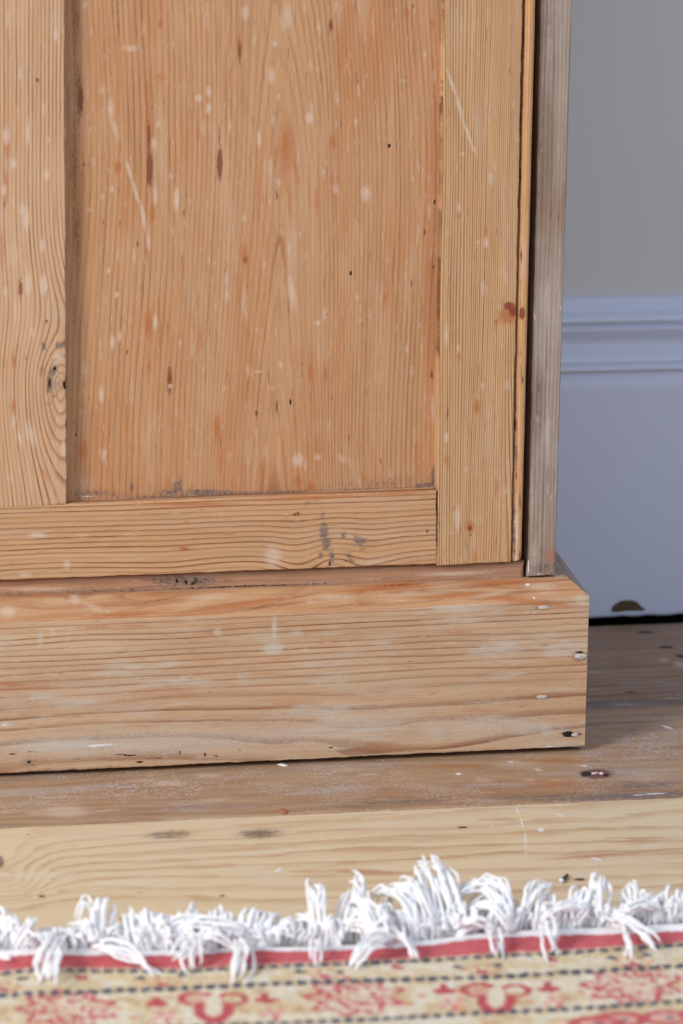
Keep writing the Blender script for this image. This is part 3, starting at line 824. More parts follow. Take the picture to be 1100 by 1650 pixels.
# plinth: face and chamfer in one board
def ph_plinth(px, py, V):
    y = py + 0.045 * (px - 500)
    yc = 985 + 0 * px                                                   # arris
    dens = np.interp(y, [940, 984, 1060, 1110, 1160, 1245], [0, 0, 8.2, 12.2, 14.4, 16.6])
    sl = 0.00016 * np.clip(y - 1000, 0, 300) * (px - 500) / 14.0        # lower rings climb to the right
    arch = 1.3 * np.exp(-((px - 150) / 330.) ** 2) * sm(y, 1080, 1200) - 1.0 * sm(px, 480, 560) * sm(px, 900, 700) * sm(y, 1100, 1180) * .3
    face = dens + sl * 0.35 + arch + .5 * vnoise(px / 140, y / 26, 17)
    # chamfer: the rings are cut across and swirl wide
    ch = 2.5 * vnoise(px / 130, y / 15, 19) + (y - 940) / 24.0 + (px - 500) / 300.
    t = sm(y, 976, 984)
    return face * t + (ch - 3) * (1 - t)


def arr(x):
    return np.interp(x, [-300, 0, 600, 800, 949], [1018, 1003.5, 982.5, 970, 960])


kf = dict(
    o=[], w=[], d=[], g=[], k=[], p=[])
kf['o'] += [(620, 946, 60, 5, .9, -6), (810, 940, 70, 6, .8, -4), (380, 975, 80, 4, .9, -8), (200, 990, 60, 4, .9, -4), (130, 955, 60, 4, .7), (860, 970, 90, 5, .8, 6), (720, 960, 60, 4, .8, -4), (40, 960, 60, 3, .8), (60, 1108, 40, 4, .5), (430, 1085, 40, 3, .5), (20, 1103, 20, 3, .8), (935, 1170, 10, 5, .5)]
kf['d'] += [(640, 943, 40, 2, .6, -3), (250, 968, 60, 2, .5, -10), (480, 962, 60, 2, .5, -12), (560, 975, 60, 1.6, .5, -6), (420, 978, 30, 2, .5, -14), (830, 948, 50, 2, .5, 2), (925, 1199, 14, 2, .4)]
kf['w'] += [(150, 1095, 300, 50, .38, -3), (300, 1192, 400, 26, .72, -3), (560, 1148, 240, 14, .55, -3), (780, 1172, 190, 26, .62), (100, 1130, 160, 14, .5), (600, 1050, 260, 30, .3, -3), (12, 985, 14, 9, .9), (120, 965, 8, 12, .8, -30), (85, 970, 30, 5, .5), (150, 978, 20, 7, .7, 20), (175, 985, 14, 4, .6), (330, 965, 50, 6, .6, -8), (540, 962, 40, 6, .7), (660, 955, 20, 5, .6), (610, 955, 30, 5, .5), (790, 958, 40, 5, .7, -10), (870, 945, 30, 8, .7), (880, 955, 20, 5, .6), (935, 965, 10, 8, .7), (500, 970, 10, 6, .6), (40, 990, 30, 4, .5),
            (440, 1045, 16, 9, 1.0), (442, 1012, 5, 22, .8), (350, 1018, 8, 7, .8), (350, 1180, 10, 8, .4), (65, 1030, 6, 14, .7), (85, 1020, 6, 6, .7), (110, 1025, 5, 16, .5), (25, 1065, 14, 5, .5), (170, 1085, 30, 3, .8, -3), (150, 1100, 50, 4, .5), (480, 1020, 12, 9, .6), (390, 1090, 16, 14, .5), (200, 1202, 60, 9, .8, -3), (140, 1212, 40, 6, .7), (60, 1210, 60, 8, .5), (290, 1195, 40, 7, .7), (300, 1226, 60, 5, .5),
            (490, 1195, 60, 10, .6), (600, 1190, 40, 6, .7), (700, 1178, 30, 18, .7), (760, 1190, 20, 8, .5), (560, 1135, 50, 5, .6, -3), (540, 1085, 50, 5, .6, -3), (640, 1110, 40, 5, .6, -3), (880, 1175, 16, 12, .8), (870, 1195, 12, 9, .6), (12, 1167, 12, 6, .8), (230, 1150, 40, 4, .6, -4), (420, 1150, 40, 4, .5, -4), (800, 1130, 60, 4, .6, -3), (900, 1110, 40, 4, .6, -3), (620, 1080, 14, 14, .4), (730, 1000, 14, 14, .4), (360, 980 + 240, 80, 4, .5), (440, 1212, 60, 5, .5), (100, 1065, 50, 4, .4), (740, 1160, 70, 5, .6, -3), (850, 1065, 30, 6, .4)]
kf['k'] += [(205, 1217, 22, 1.2, .8, 3), (225, 1228, 7, 1.5, .8), (250, 1222, 20, 1.3, .6, -4), (290, 1213, 3, 4, .6), (20, 1215, 7, 1.6, .7), (47, 1228, 5, 4, .6), (330, 1216, 2, 4, .7), (348, 1218, 5, 1.5, .7), (385, 1209, 5, 1.5, .6), (400, 1206, 3, 2, .5), (532, 1205, 6, 1.4, .7), (50, 1211, 8, 1.2, .6), (470, 1215, 8, 1, .6), (155, 1178, 4, 1.2, .5), (60, 1233, 10, 1.2, .5), (140, 1230, 20, 1, .4), (233, 1077, 1, 14, .4),
            (921, 1183, 16, 1.6, .9), (915, 1183, 7, 3.5, 1.2), (933, 1051, 7, 2.0, .8), (80, 1135, 6, 1, .3)]
kf['g'] += [(47, 1229, 12, 9, .5), (876, 979, 15, 5, .6), (936, 1058, 14, 7, .8), (873, 1123, 13, 5, .5), (922, 1184, 18, 7, .6), (100, 1240, 120, 3, .5, -2), (160, 1205, 60, 4, .4), (818, 957, 4, 4, .5)]
kf['p'] += [(5, 1168, 7, 4, .5), (160, 1201, 30, 3, .6, -3), (850, 946 - 4, 4, 2.5, .7), (860, 963, 4, 1.2, .7, 60), (845, 990, 12, 1.5, .5, -30), (860, 988, 4, 1, .6, -30), (868, 1098, 5, 1.2, .5, -20), (620, 990, 20, .9, .3), (700, 1204, 14, 1.5, .5), (885, 1203, 10, 1.5, .6)]
kf['w'] += rand_marks(40, 0, 945, 1000, 1230, (8, 34), (1.5, 4), (.4, .7), (-6, 0), seed=41)
kf['o'] += rand_marks(30, 0, 945, 1000, 1230, (10, 50), (1.5, 4), (.35, .65), (-6, 0), seed=42)


def plinth_front():
    xl = -0.31
    xr = 0.1595
    xs_ = with_edges(steps(0, np.array([xl, 0, .05]), np.array([xr, 0, .05]), 0.0009), xr - xl, 0.0012)
    X = xl + (xr - xl) * xs_
    # heights along the face
    zc_l, zc_r = onY(0, 1003.5, 0)[2], onY(949, 960, 0)[2]
    zc = np.interp(X, [onY(0, 1003, 0)[0], 0.022, 0.10, xr], [zc_l, onY(600, 982.7, 0)[2], onY(800, 970.5, 0)[2], zc_r])
    zt = zpt - 0.0004
    z0 = np.interp(X, [-0.218, xr], [onY(0, 1248.5, 0)[2], onY(943, 1204, 0)[2]]) + (vnoise(X * 120, X * 0, 31) - .5) * .0005 + (vnoise(X * 500, X * 0, 32) - .5) * .0003 + .0005
    rows = []
    rows.append(np.stack([X, X * 0 + 0.0012, z0 - 0.0], -1))
    rows.append(np.stack([X, X * 0 + 0.0003, z0 + .0003], -1))
    nface = 105
    for k in range(nface + 1):
        t = k / nface
        rows.append(np.stack([X, X * 0, z0 + 0.0009 + (zc - 0.0012 - z0 - 0.0009) * t], -1))
    rows.append(np.stack([X, X * 0 + .0003, zc - .0003], -1))
    xb = onY(911, 929, 0.0155)[0]
    nch = 18
    for k in range(nch + 1):
        t = .06 + (.94) * k / nch
        # the mitre pulls the right end in
        Xc = X - (xr - xb) * t * np.clip((X - 0.10) / (xr - 0.10), 0, 1) ** 1
        rows.append(np.stack([Xc, X * 0 + 0.0155 * t, zc + (zt - zc) * (t if t > .1 else t) - 0.0006 * max(0, (t - .9) * 10)], -1))
    P = np.array(rows)
    # right end: round the arris a little
    P[..., 1] += np.where(P[..., 0] > xr - 0.0012, 0, 0)
    o = grid_mesh('plinth_board', P, (0, 1, 0), 0.012, ph_plinth, (1, 0, 0), (0, 0, 1), kf, M_plinth, cup)
    o.data.materials.append(M_chamfer)
    nu_ = P.shape[1] - 1
    mi = np.zeros(len(o.data.polygons), dtype=np.int32)
    mi[(nface + 3) * nu_:(P.shape[0] - 1) * nu_] = 1
    o.data.polygons.foreach_set('material_index', mi)
    return o, xr, xb, zc_r, zt


pf, xr, xb, zc_r, zt = plinth_front()
tag(pf, 'chamfered front board of the plinth, bleached face and orange varnished chamfer')
# plinth return along the right-hand side, chamfered the same way
out = onZ(894.2, 884.3, zc_r)
dx = (out[0] - xr) / out[1]
yend = 0.296
prf = [(0, 0.0034), (0, zc_r - .0006), (-(xr - xb) * .5, (zc_r + zt) / 2), (-(xr - xb), zt - .0004), (-(xr - xb) - 0.004, zt - .0008)]
V = []
ysamp = [0.0125, 0.05, 0.1, 0.15, 0.2, 0.25, yend]
rowsP = []
for y in np.concatenate([np.arange(0.0004, 0.30, 0.004)]):
    rr = []
    f_ = min(1, y / 0.0155)
    for i, (ox, z) in enumerate(prf):
        # the front cut follows the mitre
        yy = y if i < 2 else max(y, 0.0155 * (-ox) / (xr - xb) + .0003) if i < 4 else max(y, 0.0162)
        rr.append((xr + dx * yy + ox, yy, z))
    rowsP.append(rr)
P = np.array(rowsP).transpose(1, 0, 2)
rt = grid_mesh('plinth_return', P, (-1, 0, 0), 0.008, lambda px, py, V: V[:, 2] * 160, (0, 1, 0), (0, 0, 1), dict(g=[(920, 920, 60, 60, .35)]), M_side, cup)
xs_gap = float(cE[0][0]) - .0004
# blocks and shelf inside so that the gaps look into darkness
mesh_obj('base_board', *box((XLs, YC + 0.022, zs0 - 0.01), (onY(845, 925, YC)[0], 0.296, zs0 + 0.006)), M_inside, cup, smooth=False)
mesh_obj('back_board', *box((XLs - 0.02, 0.290, 0.0), (onY(894, 900, YE)[0] - .001, 0.3, ZT + 0.07)), M_inside, cup, smooth=False)
tb, tf = box((XLs - 0.04, -0.006, ZT + 0.0765), (onY(894, 900, YE)[0] + 0.015, 0.3, ZT + 0.097))
board('top_board', [(XLs - .04, -.006, ZT + .0765), (0.156, -.006, ZT + .0765), (0.156, -.006, ZT + .097), (XLs - .04, -.006, ZT + .097)], .306, ph_rail, (1, 0, 0), (0, 0, 1), {}, M_rail, cup, fine=.02)
board('top_rail', [(XLs - .002, YE, ZT + .062), (cE[3][0], YE, ZT + .062), (cE[3][0], YE, ZT + .0755), (XLs - .002, YE, ZT + .0755)], .02, ph_rail, (1, 0, 0), (0, 0, 1), {}, M_rail, cup, fine=.02)
mesh_obj('gap_blackout', *box((xs_gap - .008, .0345, zs0 + .006), (xs_gap, .05, ZT + .07)), M_void, cup, smooth=False)  # added black strip so the gap beside the door reads as deep shade
# left return of the plinth
mesh_obj('plinth_return', *box((-0.3095, 0.0125, 0.0), (-0.292, 0.296, zt - .004)), M_side, cup, smooth=False)

# filled nail holes in the plinth board
M_fill = plain('wood_filler', (212, 206, 196), 0.8, 900, 0.7, col2=(150, 140, 128), bump=0.6)


def lump(name, px, py, rx, ry, Y, mat, parent, seed, hgt=0.0007, n=16, ang=0):
    c = onY(px, py, Y)
    s_ = abs(onY(px + 1, py, Y)[0] - c[0])
    r = np.random.default_rng(seed)
    V, F = [], []
    rings = [(1.0, -0.0004), (0.92, hgt * .55), (0.55, hgt)]
    for rf, h in rings:
        for i in range(n):
            a = 2 * math.pi * i / n
            j = 1 + r.uniform(-.16, .16)
            u, v = rx * rf * math.cos(a) * j, ry * rf * math.sin(a) * j
            V.append((c[0] + s_ * u, Y - h + r.uniform(-.3, .3) * hgt * (rf < 1), c[2] + s_ * v))
    V.append((c[0], Y - hgt, c[2]))
    for k in range(2):
        for i in range(n):
            F.append((k * n + i, k * n + (i + 1) % n, (k + 1) * n + (i + 1) % n, (k + 1) * n + i))
    for i in range(n):
        F.append((2 * n + i, 2 * n + (i + 1) % n, 3 * n))
    return mesh_obj(name, V, F, mat, parent)


for i, (x, y, a, b) in enumerate([(876, 979, 9, 3.6), (935, 1058, 11, 4.6), (873, 1123, 9, 3.4), (926, 1184, 6, 3.2)]):
    lump('filled_nail_hole', x, y, a, b, 0.0, M_fill, pf, 50 + i, 0.0004)

# ------------------------------------------------------------------ small things on the floor
M_iron = plain('dull_iron', (70, 62, 58), 0.45, metal=0.7)
M_tin = plain('bright_nail_head', (225, 225, 225), 0.35, metal=0.3)


def tube(path, radii, sides=6, cap=True):
    path = np.asarray(path, float)
    n = len(path)
    T = np.gradient(path, axis=0)
    T /= np.linalg.norm(T, axis=1)[:, None] + 1e-12
    up = np.array([0.31, 0.17, 0.93])
    V, F = [], []
    for i in range(n):
        a = np.cross(T[i], up)
        a /= np.linalg.norm(a) + 1e-12
        b = np.cross(T[i], a)
        for k in range(sides):
            th = 2 * math.pi * k / sides
            V.append(path[i] + radii[i] * (math.cos(th) * a + math.sin(th) * b))
    for i in range(n - 1):
        for k in range(sides):
            F.append((i * sides + k, i * sides + (k + 1) % sides, (i + 1) * sides + (k + 1) % sides, (i + 1) * sides + k))
    if cap:
        F.append(tuple(range(sides))[::-1])
        F.append(tuple((n - 1) * sides + k for k in range(sides)))
    return V, F


nb = onZ(915, 1409, 0.0012)
na = onZ(904, 1419, 0.0016)
nail = empty('nail', (float((na[0] + nb[0]) / 2), float((na[1] + nb[1]) / 2), 0))
tag(nail, 'tiny dark nail with a bright head lying on the pale floorboard beyond the rug fringe', 'nail')
v, f = tube([na, na + (nb - na) * .5, na + (nb - na) * .9, nb], [.0011, .0011, .0010, .0004])
mesh_obj('shank', v, f, M_iron, nail)
dn = (na - nb) / np.linalg.norm(na - nb)
v, f = tube([na, na + dn * .0008], [.0017, .0016], 10)
tag(mesh_obj('head', v, f, M_tin, nail), 'bright nail head')


def crumb(name, px, py, pts, h, mat, label, cat):
    c = onZ(px, py, 0)
    V = []
    P_ = [onZ(px + a, py + b, 0) for a, b in pts]
    n = len(P_)
    for p in P_:
        V.append((p[0], p[1], 0.00005))
    for i, p in enumerate(P_):
        V.append((c[0] + (p[0] - c[0]) * .8, c[1] + (p[1] - c[1]) * .8, h * (0.7 + .5 * ((i * 7) % 5) / 5)))
    V.append((c[0], c[1], h * 1.1))
    F = [(i, (i + 1) % n, n + (i + 1) % n, n + i) for i in range(n)] + [(n + i, n + (i + 1) % n, 2 * n) for i in range(n)] + [tuple(range(n))[::-1]]
    o = mesh_obj(name, V, F, mat, None, smooth=False)
    return tag(o, label, cat)


M_chipw = plain('splinter_wood', (176, 112, 70), 0.7, 800, 0.5)
M_flake = plain('white_flake', (232, 230, 228), 0.6)
crumb('wood_splinter', 456, 1308, [(-7, 1), (-6, -3), (-1, -2), (3, 0), (8, 0), (7, 3), (1, 4), (-3, 3)], 0.0016, M_chipw, 'small reddish wood splinter on the dark floorboard beside the seam', 'splinter')
crumb('paint_flake', 455, 1233, [(-9, -1), (-4, -3), (3, -1), (9, 1), (4, 2), (-4, 1)], 0.0007, M_flake, 'thin white paint flake on the floorboard just below the plinth', 'flake')

# ------------------------------------------------------------------ the rug
ZR = 0.007
E0 = ([-400, 0, 60, 150, 300, 400, 500, 630, 700, 770, 870, 1000, 1100, 1500], [1556, 1539, 1536, 1537, 1540, 1534, 1534, 1528, 1522, 1512, 1506, 1501, 1496, 1480])
E1 = ([-400, 0, 60, 150, 300, 400, 500, 630, 700, 800, 900, 1000, 1100, 1500], [1580, 1565, 1559, 1560, 1561, 1555, 1551, 1546, 1543, 1536, 1532, 1525, 1518, 1500])
E2 = ([-400, 0, 60, 150, 300, 400, 500, 600, 700, 800, 900, 1000, 1100, 1500], [1620, 1604, 1600, 1598, 1592, 1587, 1583, 1580, 1577, 1574, 1568, 1562, 1556, 1538])
E3 = ([-400, 0, 300, 500, 600, 700, 800, 900, 1000, 1100, 1500], [1680, 1662, 1655, 1647, 1643, 1637, 1631, 1627, 1621, 1613, 1597])


def rug_color(px, py, X, Y):
    n = px.shape[0]
    r = np.random.default_rng(3)
    jx = px + (vnoise(X * 900, Y * 500, 41) - .5) * 5
    jy = py + (vnoise(X * 900, Y * 500, 42) - .5) * 3.5
    e0, e1, e2, e3 = [np.interp(jx, *E) for E in (E0, E1, E2, E3)]
    cream, tan, straw = np.array([222, 208, 178.]), np.array([196, 160, 112.]), np.array([212, 188, 142.])
    red, pink, navy, orange = np.array([186, 40, 48.]), np.array([218, 138, 130.]), np.array([34, 38, 64.]), np.array([204, 138, 88.])
    white = np.array([226, 220, 206.])
    a = vnoise(px / 38, py / 9, 51)
    b = vnoise(px / 11, py / 5, 52)
    col = cream[None] + (straw - cream)[None] * sm(a, .35, .75)[:, None]
    col = col + (tan - col) * (sm(b * .6 + a * .4, .62, .78) * sm(jy - e2, 0, 12) * .75)[:, None]
    col = col + (white - col) * (sm(vnoise(px / 25, py / 8, 53), .65, .85) * .6)[:, None]

    def put(mask, c, op=1.0):
        nonlocal col
        m = (np.clip(mask, 0, 1) * op)[:, None]
        col = col * (1 - m) + np.array(c)[None] * m

    def ell(x, y, rx, ry):
        return np.sqrt(((jx - x) / rx) ** 2 + ((jy - y) / ry) ** 2)

    def blob(x, y, rx, ry, c, op=1.0):
        put(1 - sm(ell(x, y, rx, ry), .8, 1.1), c, op)

    def ringm(x, y, rx, ry, c, wd=.3, op=1.0, a0=None):
        q = ell(x, y, rx, ry)
        m = 1 - sm(np.abs(q - (1 - wd / 2)), wd / 2, wd / 2 + .12)
        if a0 is not None:
            th = np.arctan2(jy - y, jx - x)
            m = m * (np.abs(np.angle(np.exp(1j * (th - a0[0])))) < a0[1])
        put(m, c, op)
    # small motifs between the first two dotted lines
    for k, (x, y) in enumerate([(4, 1594), (131, 1575), (262, 1586), (522, 1573), (640, 1558), (776, 1566), (888, 1546), (1022, 1554)]):
        if k not in (1, 4, 6):
            for ox, oy in ((-28, -5), (-16, 2), (-8, -9), (10, -10), (26, -4), (18, 2)):
                blob(x + ox, y + oy, 7, 3.4, orange, .7)
        blob(x - 4, y, 5, 4.5, red, .9)
        blob(x + 5, y + 1, 4.5, 4, red, .9)
    for x, y in [(36, 1577), (226, 1576), (293, 1572), (482, 1565), (546, 1566), (737, 1558), (802, 1555), (985, 1543), (1043, 1539)]:
        blob(x, y, 9, 3, navy, .85)
    # flower heads
    for x0, y0 in [(108, 1626), (570, 1606), (1018, 1587), (-350, 1640), (1460, 1565)]:
        q = ell(x0, y0, 72, 28)
        th = np.arctan2((jy - y0) * 2.5, jx - x0)
        lobes = q * (1 + .16 * np.cos(th * 9))
        put((lobes < 1.0), pink, .25)
        n1 = vnoise(jx / 8, jy / 3.6, 60)
        put((1 - sm(np.abs(lobes - .93), .05, .12)) * sm(n1, .25, .5), red, .9)
        put((1 - sm(np.abs(q * (1 + .2 * np.cos(th * 5 + 1)) - .55), .06, .14)) * sm(n1, .3, .55), red, .8)
        put(sm(vnoise(jx / 6, jy / 3.0, 64), .58, .72) * (lobes < .95), red, .75)
        put(sm(vnoise(jx / 7, jy / 3.2, 66), .55, .7) * (lobes < .88), cream, .9)
    # little arrow buds with pale leaves
    for x0, y0 in [(253, 1618), (428, 1612), (716, 1597), (884, 1594)]:
        blob(x0, y0, 20, 4.8, red)
        blob(x0 - 2, y0 - 7, 7, 6, red)
        for ox, oy in ((0, 18), (12, 22), (-12, 24), (8, 30), (-4, 14), (16, 14)):
            blob(x0 + 8 + ox, y0 + oy, 7, 3.6, pink, .8)
        blob(x0 + 16, y0 + 27, 5, 3, red, .8)
    # tulips
    for x0, y0 in [(342, 1612), (797, 1598)]:
        ringm(x0 - 26, y0 - 3, 30, 11, red, .3)
        ringm(x0 + 32, y0 - 2, 26, 10, red, .3)
        blob(x0 + 2, y0 + 5, 15, 15, cream)
        ringm(x0 + 2, y0 + 15, 29, 21, red, .42, 1, (math.pi / 2, 1.95))
        blob(x0 - 24, y0 + 14, 7, 4.5, red, .8)
        blob(x0 + 30, y0 + 14, 7, 4.5, red, .8)
        put((1 - sm(ell(x0 - 26, y0 - 3, 18, 6), .7, 1.1)), pink, .5)
    for x, y in [(215, 1640), (190, 1625), (480, 1625), (500, 1610), (655, 1618), (680, 1605), (745, 1625), (853, 1615), (935, 1598), (395, 1630), (290, 1645)]:
        blob(x, y, 9, 4, orange, .65)
    # beyond the third line
    for x, y in [(1000, 1643), (1075, 1640), (1140, 1636), (960, 1650), (560, 1672), (640, 1668), (120, 1690), (200, 1690)]:
        q = ell(x, y, 44, 12)
        put((q < 1), pink, .6)
        ringm(x, y, 44, 12, red, .3, .8)
        blob(x + 4, y, 8, 3, navy, .5)
    for x, y in [(790, 1650), (900, 1645), (740, 1660)]:
        blob(x, y, 18, 4, orange, .6)
    # dotted lines
    for E, off, th_, per, rep in ((e1, 4, 3.0, 20.5, 0), (e2, 0, 3.6, 21.0, 7), (e3, 0, 3.4, 20.5, 3)):
        d = np.abs(jy - E - off)
        put((1 - sm(d, 1.2, 2.6)), tan * .85, .7)
        idn = np.floor((jx + rep) / per)
        ph = (jx + rep) / per - idn
        sz = .85 + .3 * vnoise(idn, idn * 0, 71)
        put((1 - sm(d, th_ - .6, th_ + 1.0)) * (1 - sm(np.abs(ph - .5), .27 * sz, .36 * sz)), navy, .97)
    # red border band
    nn = .75 + .35 * vnoise(px / 14, py / 6, 77)
    rb = np.array([200, 66, 72.])[None] * nn[:, None] + np.array([216, 120, 118.])[None] * (1 - nn)[:, None]
    m = sm(jy, e0 - 4, e0 - 1) * (1 - sm(jy, e1 - 1.5, e1 + 1.5))
    col = col * (1 - m[:, None]) + rb * m[:, None]
    put((1 - sm(np.abs(jy - e1 - .5), .8, 2.2)) * .55, cream, .8)
    # wool knots: small value changes
    col *= (.93 + .12 * vnoise(X * 1500, Y * 700, 81))[:, None]
    return np.clip(col, 0, 255)


rug = empty('patterned_rug', (0.0, -0.8, 0))
tag(rug, 'fringed cream wool rug with red edge band and floral motifs, on the floorboards', 'rug')


def M_rugf():
    t = NT('rug_wool')
    a = t.attr('wool')
    t.lk(a.outputs['Color'], t.b.inputs['Base Color'])
    t.b.inputs['Roughness'].default_value = 0.95
    t.b.inputs['Sheen Weight'].default_value = 0.25
    t.b.inputs['Specular IOR Level'].default_value = 0.15
    tc = t.n('ShaderNodeTexCoord')
    n = t.noise(tc.outputs['Object'], 1400, 2, .6)
    t.lk(t.bump(n, .6, .0008), t.b.inputs['Normal'])
    return t.m


M_rug = M_rugf()
xx = np.concatenate([np.arange(-1.15, -0.30, 0.01), np.arange(-0.30, 0.17, 0.00075), np.arange(0.17, 0.75, 0.01)])
# far edge of the pile: pixel curve carried onto the rug plane
pxs = np.arange(-380, 1480, 10)
ec = np.array([onZ(x, y, ZR) for x, y in zip(pxs, np.interp(pxs, *E0))])
yedge = np.interp(xx, ec[:, 0], ec[:, 1], left=ec[0, 1], right=ec[-1, 1])
dd = np.concatenate([[0, .0004, .0012], np.arange(.0024, 0.20, .0011), np.arange(0.205, 0.75, 0.02)])
X, D = np.meshgrid(xx, dd)
Y = yedge[None, :] - D
Z = ZR + (vnoise(X * 9, Y * 14, 61) - .5) * .003 + (vnoise(X * 900, Y * 600, 62) - .5) * .0007 + (vnoise(X * 260, Y * 160, 63) - .5) * .0006
Z = np.where(D < .0012, np.interp(D, [0, .0004, .0012], [0.0018, .005, ZR]), Z)
P = np.stack([X, Y, Z], -1)
nv, nu = P.shape[:2]
V = P.reshape(-1, 3)
idx = np.arange(nv * nu).reshape(nv, nu)
q = np.stack([idx[:-1, :-1], idx[1:, :-1], idx[1:, 1:], idx[:-1, 1:]], -1).reshape(-1, 4)
ring = np.concatenate([idx[0, :], idx[1:, -1], idx[-1, -2::-1], idx[-2:0:-1, 0]])
base = V[ring].copy()
base[:, 2] = 0.0004
b0 = len(V)
nr = len(ring)
nx_ = np.roll(np.arange(nr), -1)
side = np.stack([ring, ring[nx_], b0 + nx_, b0 + np.arange(nr)], -1)
VV = np.concatenate([V, base])
pile = mesh_obj('pile', VV, q.tolist() + side.tolist() + [list(range(b0, b0 + nr))], M_rug, rug)
px, py = proj(VV)
cc = rug_color(px, py, VV[:, 0], VV[:, 1]) / 255
cl = np.where(cc <= 0.04045, cc / 12.92, ((cc + 0.055) / 1.055) ** 2.4)
ca = pile.data.color_attributes.new('wool', 'FLOAT_COLOR', 'POINT')
ca.data.foreach_set('color', np.concatenate([cl, np.ones((len(cl), 1))], 1).astype(np.float32).ravel())

# white woven edging, ribbed, along the far end of the pile
M_cotton = plain('white_cotton', (251, 251, 250), 0.9, 500, 0.3, col2=(238, 238, 240), bump=0.4)
M_cotton.node_tree.nodes['Principled BSDF'].inputs['Sheen Weight'].default_value = 0.2
M_cotton.node_tree.nodes['Principled BSDF'].inputs['Subsurface Weight'].default_value = 0.0


def edge_at(x):
    return float(np.interp(x, ec[:, 0], ec[:, 1]))


class MB:
    def __init__(s):
        s.v, s.f = [], []

    def add(s, v, f):
        n = len(s.v)
        s.v += list(v)
        s.f += [tuple(i + n for i in q) for q in f]

    def build(s, name, mat, parent, smooth=True):
        return mesh_obj(name, s.v, s.f, mat, parent, smooth)


mb = MB()
x = -0.42
while x < 0.30:
    y = edge_at(x)
    j = random.uniform(-.0002, .0002)
    mb.add(*tube([(x, y + .0010, .0066), (x + .0002, y + .0020, .0080), (x + .0005, y + .0042, .0076), (x + .0009, y + .0085 + j, .0052), (x + .0012, y + .0125, .0022), (x + .0012, y + .0135, .0008)],
                 [.0005, .00075, .0008, .0008, .0008, .0006], 5))
    x += .00142
tag(mb.build('woven_edging', M_cotton, rug), 'ribbed white cotton edging along the red band', kind='stuff')
# solid backing for the edging
mb = MB()
xs_ = np.arange(-1.1, 0.7, .01)
rows = []
for (o_, z) in ((0.0, .0004), (0.0, .0072), (.004, .0064), (.009, .004), (.0125, .0012), (.0125, .0004)):
    rows.append([(x, edge_at(x) + o_, z) for x in xs_])
P = np.array(rows)
nv, nu = P.shape[:2]
idx = np.arange(nv * nu).reshape(nv, nu)
q = np.stack([idx[:-1, :-1], idx[:-1, 1:], idx[1:, 1:], idx[1:, :-1]], -1).reshape(-1, 4).tolist()
mesh_obj('edging_core', P.reshape(-1, 3), q + [idx[:, 0].tolist(), idx[:, -1].tolist()[::-1]], M_cotton, rug)


def bez(p0, p1, p2, p3, n=10):
    t = np.linspace(0, 1, n)[:, None]
    return (1 - t) ** 3 * p0 + 3 * (1 - t) ** 2 * t * p1 + 3 * (1 - t) * t * t * p2 + t ** 3 * p3


def strand(bx, by, bz, tx, ty, tz, lift, rad=.0009, curl=0.0, side=0.0, via=None):
    """yarn from pixel (bx,by) at height bz to pixel (tx,ty) at height tz"""
    p0, p3 = onZ(bx, by, bz), onZ(tx, ty, tz)
    d = p3 - p0
    if via is not None:
        m = onZ(via[0], via[1], via[2])
        # quadratic-like through the via point
        c = (m - .25 * p0 - .25 * p3) / .5
        p1, p2 = p0 + (c - p0) * .667, p3 + (c - p3) * .667
    else:
        sd = np.array([d[1], -d[0], 0]) * side
        p1 = p0 + d * .25 + np.array([0, 0, lift]) + sd
        p2 = p0 + d * .75 + np.array([0, 0, lift * .9 + curl]) + sd
    path = bez(p0, p1, p2, p3, 11)
    L_ = np.linalg.norm(d)
    wig = np.cumsum(np.array([[random.gauss(0, 1) for _ in range(3)] for _ in range(11)]), 0) * L_ * .018
    wig[0] = 0
    path = path + wig
    path[:, 2] = np.maximum(path[:, 2], rad * .8)
    # two loose plies give the yarn its lumpy outline
    r0 = rad * np.array([.8, 1, 1.05, 1, 1.05, 1, 1.05, 1, 1.0, .85, .45])
    r0 = r0 * (1 + .12 * np.sin(np.arange(11) * 2.1 + bx))
    return tube(path, r0, 6)


def tuft(items, jit=3.2, mult=1, rad=.0009):
    m = MB()
    for it in items:
        bx, by, tx, ty = it[:4]
        tz = it[4] if len(it) > 4 else .006
        lift = it[5] if len(it) > 5 else .006
        k = it[6] if len(it) > 6 else mult
        bz = it[7] if len(it) > 7 else .006
        via = it[8] if len(it) > 8 else None
        k = int(round(k * 1.7))
        for i in range(k):
            a = (i - (k - 1) / 2) * .62
            j1, j2, j3 = random.gauss(0, jit * .5), random.gauss(0, jit), random.gauss(0, jit)
            m.add(*strand(bx + a * 3 + j1, by + random.gauss(0, 1), bz, tx + a * 3.2 + j2, ty + j3, max(.001, tz + random.gauss(0, .0012)), lift + random.gauss(0, .002),
                          rad * random.uniform(.85, 1.1), side=random.gauss(0, .08), via=None if via is None else (via[0] + a * 3 + j1, via[1] + j3 * .5, via[2])))
    return m.build('tassel', M_cotton, rug)


